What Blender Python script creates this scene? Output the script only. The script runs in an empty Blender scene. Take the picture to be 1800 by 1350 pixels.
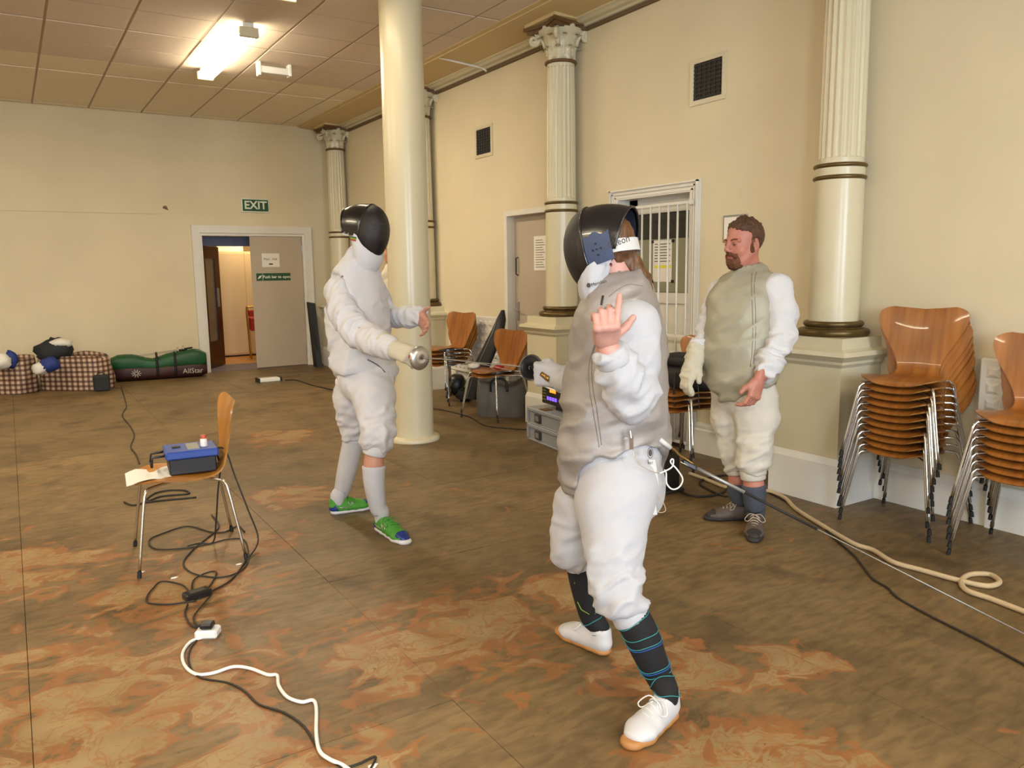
import bpy, math, random
import numpy as np
from mathutils import Vector, Matrix
random.seed(7); rng = np.random.default_rng(7)
PI = math.pi
scene = bpy.context.scene
COL = scene.collection

# ------------------------------------------------------------------ camera
CAM_H = 1.48; F_PX = 1388.55; PITCH = .143769; YAW = .56364; ROLL = -.013369
def cam_axes():
    cy, sy, cp, sp = math.cos(YAW), math.sin(YAW), math.cos(PITCH), math.sin(PITCH)
    fw = Vector((sy*cp, cy*cp, -sp)); rt = Vector((cy, -sy, 0)); up = rt.cross(fw)
    cr, sr = math.cos(ROLL), math.sin(ROLL)
    return fw, rt*cr + up*sr, up*cr - rt*sr
FW, RT, UP = cam_axes()
CPOS = Vector((0, 0, CAM_H))
cam_d = bpy.data.cameras.new('camera'); cam = bpy.data.objects.new('camera', cam_d); COL.objects.link(cam)
cam_d.sensor_fit = 'HORIZONTAL'; cam_d.sensor_width = 36; cam_d.lens = 36*F_PX/1800; cam_d.clip_start = .05
cam.matrix_world = Matrix.Translation(CPOS) @ Matrix((RT, UP, -FW)).transposed().to_4x4()
scene.camera = cam

# ------------------------------------------------------------------ world, flash, exposure
w = bpy.data.worlds.new('world'); scene.world = w; w.use_nodes = True
w.node_tree.nodes['Background'].inputs[0].default_value = (1, .85, .65, 1)
w.node_tree.nodes['Background'].inputs[1].default_value = .02
vs = scene.view_settings
vs.view_transform = 'Standard'; vs.look = 'None'; vs.gamma = 1; vs.use_curve_mapping = False; vs.exposure = 0.16
# the photographer's flash, just above and left of the lens
fl = bpy.data.lights.new('camera_flash', 'SPOT'); fl.energy = 60; fl.color = (.80, .90, 1.0)
fl.shadow_soft_size = .03; fl.spot_size = 1.75; fl.spot_blend = .8
flo = bpy.data.objects.new('camera_flash', fl); COL.objects.link(flo)
flo.matrix_world = Matrix.Translation(CPOS - RT*.075 + UP*.045 + FW*.03) @ Matrix((RT, UP, -FW)).transposed().to_4x4()

# added cool fill light behind the photographer, set in two invented windows
ADDED_WINS = [(-2.6, -1.2), (1.0, 2.4)]
for k, (a, b) in enumerate(ADDED_WINS):
    dl = bpy.data.lights.new('added_window_fill', 'AREA'); dl.shape = 'RECTANGLE'; dl.size = b-a-.1; dl.size_y = 1.9; dl.energy = 195; dl.color = (.68, .84, 1.0)
    do = bpy.data.objects.new('added_window_fill', dl); COL.objects.link(do); do.location = ((a+b)/2, -4.02, 2.0); do.rotation_euler = (math.radians(90), 0, 0)

# ------------------------------------------------------------------ helpers
def pt(u, v, t):
    """world point seen at photo position (u,v), t metres deep"""
    return CPOS + (FW + RT*((u-900)/F_PX) - UP*((v-675)/F_PX))*t
def on_z(u, v, z=0.0):
    d = FW + RT*((u-900)/F_PX) - UP*((v-675)/F_PX)
    return CPOS + d*((z-CAM_H)/d.z)
def on_x(u, v, x):
    d = FW + RT*((u-900)/F_PX) - UP*((v-675)/F_PX)
    return CPOS + d*(x/d.x)
def on_y(u, v, y):
    d = FW + RT*((u-900)/F_PX) - UP*((v-675)/F_PX)
    return CPOS + d*(y/d.y)
def lin(c):
    if isinstance(c, str):
        c = tuple(int(c[i:i+2], 16)/255 for i in (0, 2, 4))
    return tuple(x/12.92 if x <= .04045 else ((x+.055)/1.055)**2.4 for x in c) + (1,)

MATS = {}
def mat(name, col, rough=.6, metal=0, var=0.0, vscale=6, bump=0.0, bscale=60, col2=None, spec=.5, coat=0, emit=0, alpha=1, sheen=0, stretch=None, detail=4):
    m = bpy.data.materials.new(name); m.use_nodes = True; MATS[name] = m
    nt = m.node_tree; b = nt.nodes['Principled BSDF']; L = nt.links.new
    c = lin(col); b.inputs['Base Color'].default_value = c
    b.inputs['Roughness'].default_value = rough; b.inputs['Metallic'].default_value = metal
    b.inputs['Specular IOR Level'].default_value = spec; b.inputs['Coat Weight'].default_value = coat
    b.inputs['Sheen Weight'].default_value = sheen
    b.inputs['Alpha'].default_value = alpha
    if emit:
        b.inputs['Emission Color'].default_value = c; b.inputs['Emission Strength'].default_value = emit
    tc = nt.nodes.new('ShaderNodeTexCoord'); src = tc.outputs['Object']
    if stretch:
        mp = nt.nodes.new('ShaderNodeMapping'); mp.inputs['Scale'].default_value = stretch; L(src, mp.inputs[0]); src = mp.outputs[0]
    if var or col2:
        n = nt.nodes.new('ShaderNodeTexNoise'); n.inputs['Scale'].default_value = vscale; n.inputs['Detail'].default_value = detail
        L(src, n.inputs['Vector'])
        r = nt.nodes.new('ShaderNodeValToRGB'); L(n.outputs[0], r.inputs[0])
        r.color_ramp.elements[0].position = .3; r.color_ramp.elements[1].position = .7
        if col2: c2 = lin(col2)
        else: c2 = tuple(x*(1-var) for x in c[:3]) + (1,)
        r.color_ramp.elements[0].color = c2; r.color_ramp.elements[1].color = c
        L(r.outputs[0], b.inputs['Base Color'])
    if bump:
        n = nt.nodes.new('ShaderNodeTexNoise'); n.inputs['Scale'].default_value = bscale; n.inputs['Detail'].default_value = 3
        L(src, n.inputs['Vector'])
        bp = nt.nodes.new('ShaderNodeBump'); bp.inputs['Strength'].default_value = bump; bp.inputs['Distance'].default_value = .01
        L(n.outputs[0], bp.inputs['Height']); L(bp.outputs[0], b.inputs['Normal'])
    return m

class MB:
    """collects geometry for one mesh"""
    def __init__(s): s.v = []; s.f = []; s.mi = []; s.cur = 0
    def add(s, v, f):
        o = len(s.v); s.v += [Vector(x) for x in v]; s.f += [tuple(i+o for i in q) for q in f]; s.mi += [s.cur]*len(f); return s
    def box(s, lo, hi, M=None, bev=0):
        (x0, y0, z0), (x1, y1, z1) = lo, hi
        if bev:
            b = bev; v = []; 
            for (X, Y, Z, ax) in [(x, y, z, a) for x in (0, 1) for y in (0, 1) for z in (0, 1) for a in range(3)]:
                p = [x0 + (x1-x0)*X, y0 + (y1-y0)*Y, z0 + (z1-z0)*Z]
                for k, q in enumerate((X, Y, Z)):
                    if k != ax: p[k] += b*(1-2*q)
                v.append(Vector(p))
            def i(X, Y, Z, a): return ((X*2+Y)*2+Z)*3+a
            f = []
            for a in range(3):
                o = [k for k in range(3) if k != a]
                for sd in (0, 1):
                    q = []
                    for (A, B) in ((0, 0), (1, 0), (1, 1), (0, 1)):
                        c = [0, 0, 0]; c[a] = sd; c[o[0]] = A; c[o[1]] = B; q.append(i(*c, a))
                    f.append(q)
                for A in (0, 1):
                    for B in (0, 1):
                        c0 = [0, 0, 0]; c0[o[0]] = A; c0[o[1]] = B; c1 = list(c0); c1[a] = 1
                        f.append([i(*c0, o[0]), i(*c0, o[1]), i(*c1, o[1]), i(*c1, o[0])])
            for X in (0, 1):
                for Y in (0, 1):
                    for Z in (0, 1): f.append([i(X, Y, Z, 0), i(X, Y, Z, 1), i(X, Y, Z, 2)])
        else:
            v = [Vector((x, y, z)) for x in (x0, x1) for y in (y0, y1) for z in (z0, z1)]
            f = [(0, 1, 3, 2), (4, 6, 7, 5), (0, 4, 5, 1), (2, 3, 7, 6), (0, 2, 6, 4), (1, 5, 7, 3)]
        if M: v = [M @ p for p in v]
        return s.add(v, f)
    def tube(s, path, r, n=8, cap=True, closed=False):
        P = [Vector(p) for p in path]; m = len(P); rr = r if isinstance(r, (list, tuple)) else [r]*m
        v = []; T = []
        for i in range(m):
            if closed: t = P[(i+1) % m] - P[i-1]
            else: t = P[min(i+1, m-1)] - P[max(i-1, 0)]
            T.append(t.normalized() if t.length > 1e-9 else Vector((0, 0, 1)))
        a = T[0].orthogonal().normalized()
        for i in range(m):
            a = (a - T[i]*a.dot(T[i])); a = a.normalized() if a.length > 1e-6 else T[i].orthogonal().normalized()
            b = T[i].cross(a)
            for k in range(n):
                th = 2*PI*k/n; v.append(P[i] + (a*math.cos(th) + b*math.sin(th))*rr[i])
        f = []
        for i in range(m if closed else m-1):
            j = (i+1) % m
            for k in range(n): f.append((i*n+k, i*n+(k+1) % n, j*n+(k+1) % n, j*n+k))
        if cap and not closed: f += [tuple(range(n-1, -1, -1)), tuple((m-1)*n+k for k in range(n))]
        return s.add(v, f)
    def lathe(s, prof, n=24, M=None, rfun=None, cap=True):
        v = []; f = []
        for (r, z) in prof:
            for k in range(n):
                th = 2*PI*k/n; q = r*(rfun(th, z) if rfun else 1); v.append(Vector((q*math.cos(th), q*math.sin(th), z)))
        for i in range(len(prof)-1):
            for k in range(n): f.append((i*n+k, i*n+(k+1) % n, (i+1)*n+(k+1) % n, (i+1)*n+k))
        if cap: f += [tuple(range(n-1, -1, -1)), tuple((len(prof)-1)*n+k for k in range(n))]
        if M: v = [M @ p for p in v]
        return s.add(v, f)
    def prism(s, poly, lo, hi, M=None):
        """poly in XY, from z=lo to z=hi"""
        n = len(poly); v = [Vector((x, y, lo)) for x, y in poly] + [Vector((x, y, hi)) for x, y in poly]
        f = [tuple(range(n-1, -1, -1)), tuple(range(n, 2*n))] + [(k, (k+1) % n, n+(k+1) % n, n+k) for k in range(n)]
        if M: v = [M @ p for p in v]
        return s.add(v, f)
    def grid(s, rows, closed=False):
        """rows: list of equal-length point lists"""
        n = len(rows[0]); v = [p for r in rows for p in r]; f = []
        for i in range(len(rows)-1):
            for k in range(n if closed else n-1): f.append((i*n+k, i*n+(k+1) % n, (i+1)*n+(k+1) % n, (i+1)*n+k))
        return s.add(v, f)
    def build(s, name, m, parent=None, smooth=False, world=True):
        me = bpy.data.meshes.new(name)
        off = parent_off(parent) if (parent and world) else Vector((0, 0, 0))
        me.from_pydata([tuple(p-off) for p in s.v], [], s.f)
        ms = m if isinstance(m, (list, tuple)) else [m]
        for x in ms: me.materials.append(MATS[x] if isinstance(x, str) else x)
        if len(ms) > 1: me.polygons.foreach_set('material_index', s.mi)
        if smooth: me.polygons.foreach_set('use_smooth', [True]*len(me.polygons))
        if smooth == 'auto':
            me.set_sharp_from_angle(angle=math.radians(38))
        me.update()
        o = bpy.data.objects.new(name, me); COL.objects.link(o)
        if parent: o.parent = parent
        return o
def parent_off(p):
    o = Vector((0, 0, 0))
    while p: o += p.location; p = p.parent
    return o
def tag(o, label=None, cat=None, group=None, kind=None):
    if label: o['label'] = label
    if cat: o['category'] = cat
    if group: o['group'] = group
    if kind: o['kind'] = kind
    return o
def thing(name, label, cat, loc=(0, 0, 0), rz=0, group=None):
    o = bpy.data.objects.new(name, None); COL.objects.link(o); o.empty_display_size = .1
    o.location = loc; o.rotation_euler = (0, 0, rz)
    return tag(o, label, cat, group)
def copy_tree(o, parent=None):
    c = o.copy(); COL.objects.link(c)
    if parent: c.parent = parent
    for ch in list(o.children): copy_tree(ch, c)
    return c
def catmull(P, n=6, closed=False):
    P = [Vector(p) for p in P]; m = len(P); out = []
    for i in range(m if closed else m-1):
        if closed: p0, p1, p2, p3 = P[i-1], P[i], P[(i+1) % m], P[(i+2) % m]
        else: p0, p1, p2, p3 = P[max(i-1, 0)], P[i], P[i+1], P[min(i+2, m-1)]
        for k in range(n):
            t = k/n
            out.append(.5*((2*p1) + (p2-p0)*t + (2*p0-5*p1+4*p2-p3)*t*t + (3*p1-p0-3*p2+p3)*t**3))
    if not closed: out.append(P[-1])
    return out
def text_part(name, txt, size, M, m, parent=None, align='CENTER', extr=.0006, bold=0, label=None):
    """lettering as flat raised mesh; M places it (text lies in XY, reads along +X)"""
    cu = bpy.data.curves.new(name, 'FONT'); cu.body = txt; cu.size = size; cu.align_x = align; cu.align_y = 'CENTER'
    cu.extrude = extr; cu.resolution_u = 2; cu.offset = bold
    o = bpy.data.objects.new(name, cu); COL.objects.link(o)
    dg = bpy.context.evaluated_depsgraph_get(); me = bpy.data.meshes.new_from_object(o.evaluated_get(dg))
    bpy.data.objects.remove(o); bpy.data.curves.remove(cu)
    me.transform(M); off = parent_off(parent) if parent else Vector()
    me.transform(Matrix.Translation(-off)); me.materials.clear(); me.materials.append(MATS[m])
    q = bpy.data.objects.new(name, me); COL.objects.link(q)
    if parent: q.parent = parent
    return q
def frame(o, x, y, z):
    """matrix with given axes"""
    return Matrix.Translation(Vector(o)) @ Matrix((Vector(x).normalized(), Vector(y).normalized(), Vector(z).normalized())).transposed().to_4x4()
# ------------------------------------------------------------------ materials
mat('wall_paint', 'ddd0b2', .75, var=.08, vscale=1.3, bump=.05, bscale=30)
mat('gloss_cream', 'd3c9ac', .28, var=.06, vscale=3, bump=.04, bscale=25)
mat('white_paint', 'e0dcd4', .4, var=.05, vscale=5, bump=.04, bscale=30)
mat('soffit_paint', 'cdb583', .6, var=.06, vscale=2)
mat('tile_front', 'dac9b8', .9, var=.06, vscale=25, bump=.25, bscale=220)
mat('tile_rear_lit', 'ecdfc2', .9, var=.06, vscale=25, bump=.25, bscale=220)  # yellower, and lightened to paint in the brighter ceiling beyond the lamp end
mat('grid_metal', 'a58f76', .6)
mat('bronze', '6b5630', .35, .5, var=.3, vscale=20)
mat('brown_paint', '6e4f2e', .5, var=.25, vscale=15)
mat('chrome', 'd8d6d2', .16, 1)
mat('black_rubber', '181716', .7)
mat('black_plastic', '1b1a1a', .35)
mat('black_cable', '231d18', .55)
mat('white_plastic', 'e6e4df', .35)
mat('paper', 'e9e4dc', .8)
mat('ink', '44403c', .8)
mat('dark_grille', '2a2622', .6)
mat('door_grey', 'b9aa98', .5, var=.05, vscale=3)
mat('door_brown', '3a100a', .3, var=.3, vscale=8)
mat('sign_green', '1a4f2d', .5)
mat('sign_white', 'dfe3d6', .5)
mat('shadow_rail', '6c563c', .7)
mat('tube_glow', 'fff1d0', .5, emit=24); mat('tube_dim', 'ffeec8', .5, emit=6)
mat('steel_grey', '9a9a98', .35, .6)

def wood(name, base, dark, rough=.32):
    m = mat(name, base, rough, col2=dark, vscale=1, stretch=(26, 2.2, 2.2), detail=6, coat=.25)
    return m
wood('chair_wood', 'a8692c', '7f4a1c'); wood('chair_edge', 'b98645', '8a5a26', .4)
wood('chair_wood_pale', 'c98a35', 'ae6c20')

def floor_mat():
    m = bpy.data.materials.new('plywood_floor'); m.use_nodes = True; MATS['plywood_floor'] = m
    nt = m.node_tree; N = nt.nodes; L = nt.links.new; b = N['Principled BSDF']
    geo = N.new('ShaderNodeNewGeometry'); pos = geo.outputs['Position']
    oi = N.new('ShaderNodeObjectInfo')
    def noise(sc, det=5, st=(1, 1, 1), dist=0.0):
        mp = N.new('ShaderNodeMapping'); mp.inputs['Scale'].default_value = st; L(pos, mp.inputs[0])
        n = N.new('ShaderNodeTexNoise'); n.inputs['Scale'].default_value = sc; n.inputs['Detail'].default_value = det
        n.inputs['Distortion'].default_value = dist; L(mp.outputs[0], n.inputs['Vector']); return n.outputs[0]
    def ramp(src, stops):
        r = N.new('ShaderNodeValToRGB'); L(src, r.inputs[0]); e = r.color_ramp.elements
        while len(e) < len(stops): e.new(.5)
        for x, (p, c) in zip(e, stops): x.position = p; x.color = lin(c) if isinstance(c, str) else (c, c, c, 1)
        return r.outputs[0]
    def mix(f, a, c, typ='MIX'):
        x = N.new('ShaderNodeMix'); x.data_type = 'RGBA'; x.blend_type = typ
        if isinstance(f, float): x.inputs[0].default_value = f
        else: L(f, x.inputs[0])
        for s, q in ((6, a), (7, c)):
            if isinstance(q, str): x.inputs[s].default_value = lin(q)
            else: L(q, x.inputs[s])
        return x.outputs[2]
    def math_(op, a, c=None):
        x = N.new('ShaderNodeMath'); x.operation = op
        for i, q in enumerate((a, c)):
            if q is None: continue
            if isinstance(q, (int, float)): x.inputs[i].default_value = q
            else: L(q, x.inputs[i])
        return x.outputs[0]
    base = ramp(noise(1.1, 6), [(.3, '6a5433'), (.5, '78613d'), (.7, '856c47')])
    grain = ramp(noise(9, 8, (1, 3.2, 1), .5), [(.36, .5), (.62, 1.0)])
    base = mix(.7, base, mix(1.0, base, grain, 'MULTIPLY'))
    # dirt
    dirt = ramp(noise(3.1, 9, dist=.6), [(.52, 0.0), (.70, .7)])
    base = mix(dirt, base, '48371f')
    # worn varnish : swirling orange edges round paler wood, in scattered patches
    blobs = [(.15, 2.9, 1.0), (-.25, 2.2, .7), (.55, 2.15, .6), (1.55, 2.75, .62), (1.15, 2.75, .4), (2.05, 2.85, .35), (1.95, 2.0, .38), (1.75, 1.45, .5),
             (.55, 3.9, .55), (1.0, 4.35, .4), (1.45, 5.1, .4), (2.0, 7.1, .5), (-.1, 4.6, .6), (.95, 1.5, .35), (2.35, 1.8, .25)]
    tot = None
    for (x, y, r) in blobs:
        d = N.new('ShaderNodeVectorMath'); d.operation = 'DISTANCE'; L(pos, d.inputs[0]); d.inputs[1].default_value = (x, y, 0)
        g = N.new('ShaderNodeMapRange'); g.interpolation_type = 'SMOOTHSTEP'; L(d.outputs['Value'], g.inputs[0])
        g.inputs[1].default_value = r*1.25; g.inputs[2].default_value = 0; g.inputs[3].default_value = 0; g.inputs[4].default_value = 1
        tot = g.outputs[0] if tot is None else math_('MAXIMUM', tot, g.outputs[0])
    nz = noise(4.6, 8, (1, 1.3, 1), 1.0)
    fld = math_('ADD', math_('MULTIPLY', tot, .305), math_('MULTIPLY', nz, .9))
    edge = ramp(fld, [(.60, 0.0), (.625, .8), (.665, .75), (.69, .1), (.72, .0), (.735, .7), (.76, 0.0)])
    core = ramp(fld, [(.655, 0.0), (.69, .85), (1.0, .85)])
    orange = ramp(noise(7, 4), [(.3, '80502a'), (.7, '9a6232')])
    pale = ramp(noise(6, 5), [(.3, '8b7249'), (.7, 'a1875e')])
    base = mix(core, base, pale); base = mix(edge, base, orange)
    n2 = ramp(noise(5.5, 6, dist=2.2), [(.46, 0.0), (.5, .7), (.54, 0.0)])
    base = mix(math_('MULTIPLY', n2, tot), base, orange)
    # specks and scuffs
    sp = ramp(noise(38, 3), [(.70, 0.0), (.74, .55)])
    base = mix(sp, base, '3d2c1a')
    vr = math_('ADD', math_('MULTIPLY', oi.outputs['Random'], .18), .9)
    x = N.new('ShaderNodeMix'); x.data_type = 'RGBA'; x.blend_type = 'MULTIPLY'; x.inputs[0].default_value = 1
    L(base, x.inputs[6]); cb = N.new('ShaderNodeCombineColor'); [L(vr, cb.inputs[i]) for i in range(3)]; L(cb.outputs[0], x.inputs[7])
    L(x.outputs[2], b.inputs['Base Color'])
    rg = ramp(noise(3, 5), [(.3, .42), (.7, .62)]); L(rg, b.inputs['Roughness'])
    bp = N.new('ShaderNodeBump'); bp.inputs['Strength'].default_value = .12; bp.inputs['Distance'].default_value = .004
    L(noise(14, 5), bp.inputs['Height']); L(bp.outputs[0], b.inputs['Normal'])
floor_mat()
mat('joint_dark', '3f3020', .9)

# ------------------------------------------------------------------ the room
XL, XR, YF, YB, ZC = -5.4, 4.6, -4.0, 12.5, 3.73
TH = .3
def struct(name, mb, m, parent=None, smooth=False):
    o = mb.build(name, m, parent, smooth)
    if not parent: o['kind'] = 'structure'
    return o
fl_o = struct('floor', MB().box((XL, YF, -.2), (XR+.3, YB+.3, -.022)), 'joint_dark')
# plywood sheets
S = 1.245; pan = None
xs = [(-.06 + S*i) for i in range(-5, 5)]; ys = [(2.29 + 1.265*i) for i in range(-5, 10)]
for i in range(len(xs)-1):
    for j in range(len(ys)-1):
        x0, x1 = max(xs[i], XL), min(xs[i+1], XR); y0, y1 = max(ys[j], YF), min(ys[j+1], YB)
        if i == len(xs)-2: x1 = XR
        if i == 0: x0 = XL
        if j == 0: y0 = YF
        if j == len(ys)-2: y1 = YB
        if x1-x0 < .05 or y1-y0 < .05: continue
        dz = -.0006*((i*7+j*5) % 4)
        MB().box((x0+.0009, y0+.0009, -.0215), (x1-.0009, y1-.0009, dz), bev=.0012).build('floor_panel', 'plywood_floor', fl_o)

# right wall with two door openings (plane x = XR)
D3 = (6.42, 7.33, 2.05)     # plain grey door
D4 = (4.60, 5.48, 2.07)     # barred door
def slab_x(mb, x0, x1, holes, y0, y1, z1):
    hs = sorted(holes); y = y0
    for (a, b, h) in hs:
        mb.box((x0, y, 0), (x1, a, z1)); mb.box((x0, a, h), (x1, b, z1)); y = b
    mb.box((x0, y, 0), (x1, y1, z1)); return mb
struct('wall_right', slab_x(MB(), XR, XR+TH, [D3, D4], YF, YB+TH, ZC+.25), 'wall_paint')
# back wall with the double-door opening
D1 = (2.46, 4.04, 2.08)
mb = MB(); mb.box((XL, YB, 0), (D1[0], YB+TH, ZC+.25)); mb.box((D1[1], YB, 0), (XR, YB+TH, ZC+.25)); mb.box((D1[0], YB, D1[2]), (D1[1], YB+TH, ZC+.25))
struct('wall_back', mb, 'wall_paint')
struct('wall_left', MB().box((XL-TH, YF, 0), (XL, YB+TH, ZC+.25)), 'wall_paint')
mb = MB(); xx = XL-TH
for (a, b) in ADDED_WINS:
    mb.box((xx, YF-TH, 0), (a, YF, ZC+.25)); mb.box((a, YF-TH, 0), (b, YF, 1.0)); mb.box((a, YF-TH, 3.0), (b, YF, ZC+.25)); xx = b
mb.box((xx, YF-TH, 0), (XR+TH, YF, ZC+.25)); struct('wall_front', mb, 'wall_paint')
mat('added_window_glass', 'dfe8ee', .05, alpha=.25)
for k, (a, b) in enumerate(ADDED_WINS):  # unseen windows, added to carry the fill light
    wo = struct('added_window_%d' % (k+1), MB().box((a, YF-.2, 1.0), (a+.06, YF-.1, 3.0)).box((b-.06, YF-.2, 1.0), (b, YF-.1, 3.0)).box((a, YF-.2, 1.0), (b, YF-.1, 1.06)).box((a, YF-.2, 2.94), (b, YF-.1, 3.0)).box((a, YF-.2, 1.97), (b, YF-.1, 2.03)), 'white_paint')
    MB().box((a+.06, YF-.16, 1.06), (b-.06, YF-.15, 1.97)).build('pane', 'added_window_glass', wo); MB().box((a+.06, YF-.16, 2.03), (b-.06, YF-.15, 2.94)).build('pane', 'added_window_glass', wo)
    MB().box((a-.05, YF-.02, .95), (b+.05, YF+.08, 1.0)).build('added_window_sill', 'white_paint', wo)
# ceiling: slab, grid of tiles, soffit along the right wall
ce = struct('ceiling', MB().box((XL, YF, ZC+.03), (XR, YB, ZC+.25)), 'grid_metal')
SOF = 4.02
gx0, gy0, g = -1.48, 3.83, .655
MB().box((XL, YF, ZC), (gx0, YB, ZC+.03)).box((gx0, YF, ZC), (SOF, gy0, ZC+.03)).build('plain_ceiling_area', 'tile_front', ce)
tiles = {}
i = 0
while gx0 + g*i < SOF-.02:
    j = 0
    while gy0 + g*j < YB-.02:
        x0, x1 = gx0+g*i, min(gx0+g*(i+1), SOF); y0, y1 = gy0+g*j, min(gy0+g*(j+1), YB)
        MB().box((x0+.011, y0+.011, ZC-.004-.002*((i*3+j*5) % 3)), (x1-.011, y1-.011, ZC+.025), bev=.003).build('ceiling_tile', 'tile_rear_lit' if y0 > 9.5 else 'tile_front', ce)
        j += 1
    i += 1
mb = MB()
i = 0
while gx0+g*i < SOF: mb.box((gx0+g*i-.011, gy0, ZC-.002), (gx0+g*i+.011, YB, ZC+.02)); i += 1
j = 0
while gy0+g*j < YB: mb.box((gx0, gy0+g*j-.011, ZC-.0015), (SOF, gy0+g*j+.011, ZC+.02)); j += 1
mb.build('tile_grid', 'grid_metal', ce)
# soffit band + cornice mouldings (run along Y)
def run_y(poly, y0, y1):
    """poly in XZ extruded along Y"""
    n = len(poly); v = [(x, y0, z) for x, z in poly] + [(x, y1, z) for x, z in poly]
    f = [tuple(range(n)), tuple(range(2*n-1, n-1, -1))] + [(k, n+k, n+(k+1) % n, (k+1) % n) for k in range(n)]
    return MB().add(v, f)
struct('trim_1', run_y([(SOF-.02, ZC+.03), (SOF-.02, ZC-.012), (SOF+.03, ZC-.018), (SOF+.03, ZC-.03), (4.42, ZC-.055), (XR, ZC-.055), (XR, ZC+.03)], YF, YB), 'soffit_paint')
struct('trim_2', run_y([(XR, ZC-.05), (4.44, ZC-.05), (4.44, ZC-.065), (4.47, ZC-.07), (4.50, ZC-.085), (4.545, ZC-.09), (4.56, ZC-.105), (XR, ZC-.11)], YF, YB), 'gloss_cream')
struct('trim_3', run_y([(XR, ZC-.112), (4.575, ZC-.112), (4.58, ZC-.135), (XR, ZC-.14)], YF, YB), 'shadow_rail')  # shadow line under the cornice, painted as a dark strip
# skirting
COLY = [3.17, 6.12, 9.07, 12.02]; PX0, PH = 4.2, .24
def skirt(y0, y1, n):
    o = run_y([(XR, 0), (4.575, 0), (4.575, .19), (4.583, .2), (4.583, .225), (4.592, .245), (XR, .25)], y0, y1)
    struct('baseboard_right' if n == 0 else 'baseboard_right', o, 'white_paint')
segs = [(YF, COLY[0]-PH), (COLY[0]+PH, D4[0]-.1), (D4[1]+.1, COLY[1]-PH), (D3[1]+.02, COLY[2]-PH), (COLY[2]+PH, COLY[3]-PH)]
for k, sg in enumerate(segs): skirt(*sg, k)
def run_x(poly, x0, x1):
    n = len(poly); v = [(x0, y, z) for y, z in poly] + [(x1, y, z) for y, z in poly]
    f = [tuple(range(n-1, -1, -1)), tuple(range(n, 2*n))] + [(k, (k+1) % n, n+(k+1) % n, n+k) for k in range(n)]
    return MB().add(v, f)
struct('baseboard_back', run_x([(YB, 0), (YB-.018, 0), (YB-.018, .11), (YB, .12)], XL, D1[0]-.12), 'wall_paint')

# ---------------------------------------------------------------- door in the back wall, with the corridor behind
fo = struct('door_1', MB().box((D1[0]-.11, YB-.035, 0), (D1[0], YB, D1[2]+.11)).box((D1[1], YB-.035, 0), (D1[1]+.11, YB, D1[2]+.11)).box((D1[0], YB-.035, D1[2]), (D1[1], YB, D1[2]+.11)), 'white_paint')
MB().box((D1[0], YB-.01, 0), (D1[0]+.04, YB+TH+.01, D1[2])).box((D1[1]-.04, YB-.01, 0), (D1[1]+.001, YB+TH+.01, D1[2])).box((D1[0]-.001, YB-.009, D1[2]-.04), (D1[1]-.001, YB+TH+.009, D1[2]+.001)).build('door_lining', 'white_paint', fo)
for dx in (D1[0]-.11, D1[1]+.09):
    MB().box((dx, YB-.045, 0), (dx+.02, YB-.03, D1[2]+.11)).build('architrave_bead', 'white_paint', fo)
# closed right-hand leaf
LX0, LX1 = 3.20, 3.99
lf = MB().box((LX0, YB+.0, .012), (LX1, YB+.045, D1[2]-.045), bev=.003).build('door_leaf', 'door_grey', fo)
MB().box((LX0-.012, YB-.006, .012), (LX0+.02, YB+.0, D1[2]-.045)).build('rebate_strip', 'door_grey', lf)
for z in (.25, 1.05, 1.85): MB().tube([(LX1+.002, YB-.004, z-.05), (LX1+.002, YB-.004, z+.05)], .008, 6).build('hinge', 'steel_grey', lf)
sg = MB().box((3.26, YB-.004, 1.36), (3.79, YB+.0005, 1.475)).build('push_sign', 'sign_green', lf); sg['label'] = 'green and white push bar to open sign'
MB().box((3.355, YB-.0048, 1.365), (3.36, YB-.0042, 1.47)).build('sign_divider', 'sign_white', sg)
MB().prism([(0, 0), (.05, .02), (.07, .06), (.03, .05)], 0, .001, frame((3.275, YB-.0042, 1.385), (1, 0, 0), (0, 0, 1), (0, -1, 0))).build('hand_symbol', 'sign_white', sg)
text_part('sign_lettering', 'Push bar to open', .062, frame((3.575, YB-.0045, 1.417), (1, 0, 0), (0, 0, 1), (0, -1, 0)), 'sign_white', sg, bold=.001)
pn = MB().box((3.36, YB-.003, 1.57), (3.63, YB+.0005, 1.78)).build('paper_notice', 'paper'); tag(pn, 'white paper notice taped to the grey exit door above the green sign', 'notice')
for tx, xx in (('Main', 3.435), ('Hall', 3.555)): text_part('printed_word', tx, .05, frame((xx, YB-.0032, 1.69), (1, 0, 0), (0, 0, 1), (0, -1, 0)), 'ink', pn)
MB().box((3.465, YB-.0036, 1.605), (3.525, YB-.003, 1.625)).build('printed_mark', 'ink', pn)
# exit sign
ex = thing('exit_sign', 'green EXIT sign with white border above the double doorway', 'sign', (3.30, YB, 2.4))
MB().box((3.09, YB-.03, 2.395), (3.51, YB, 2.60), bev=.004).build('sign_frame', 'sign_white', ex)
sp_ = MB().box((3.11, YB-.033, 2.412), (3.495, YB-.03, 2.585)).build('sign_panel', 'sign_green', ex)
text_part('sign_lettering', 'EXIT', .165, frame((3.302, YB-.0345, 2.497), (1, 0, 0), (0, 0, 1), (0, -1, 0)), 'sign_white', sp_, bold=.004)

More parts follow.
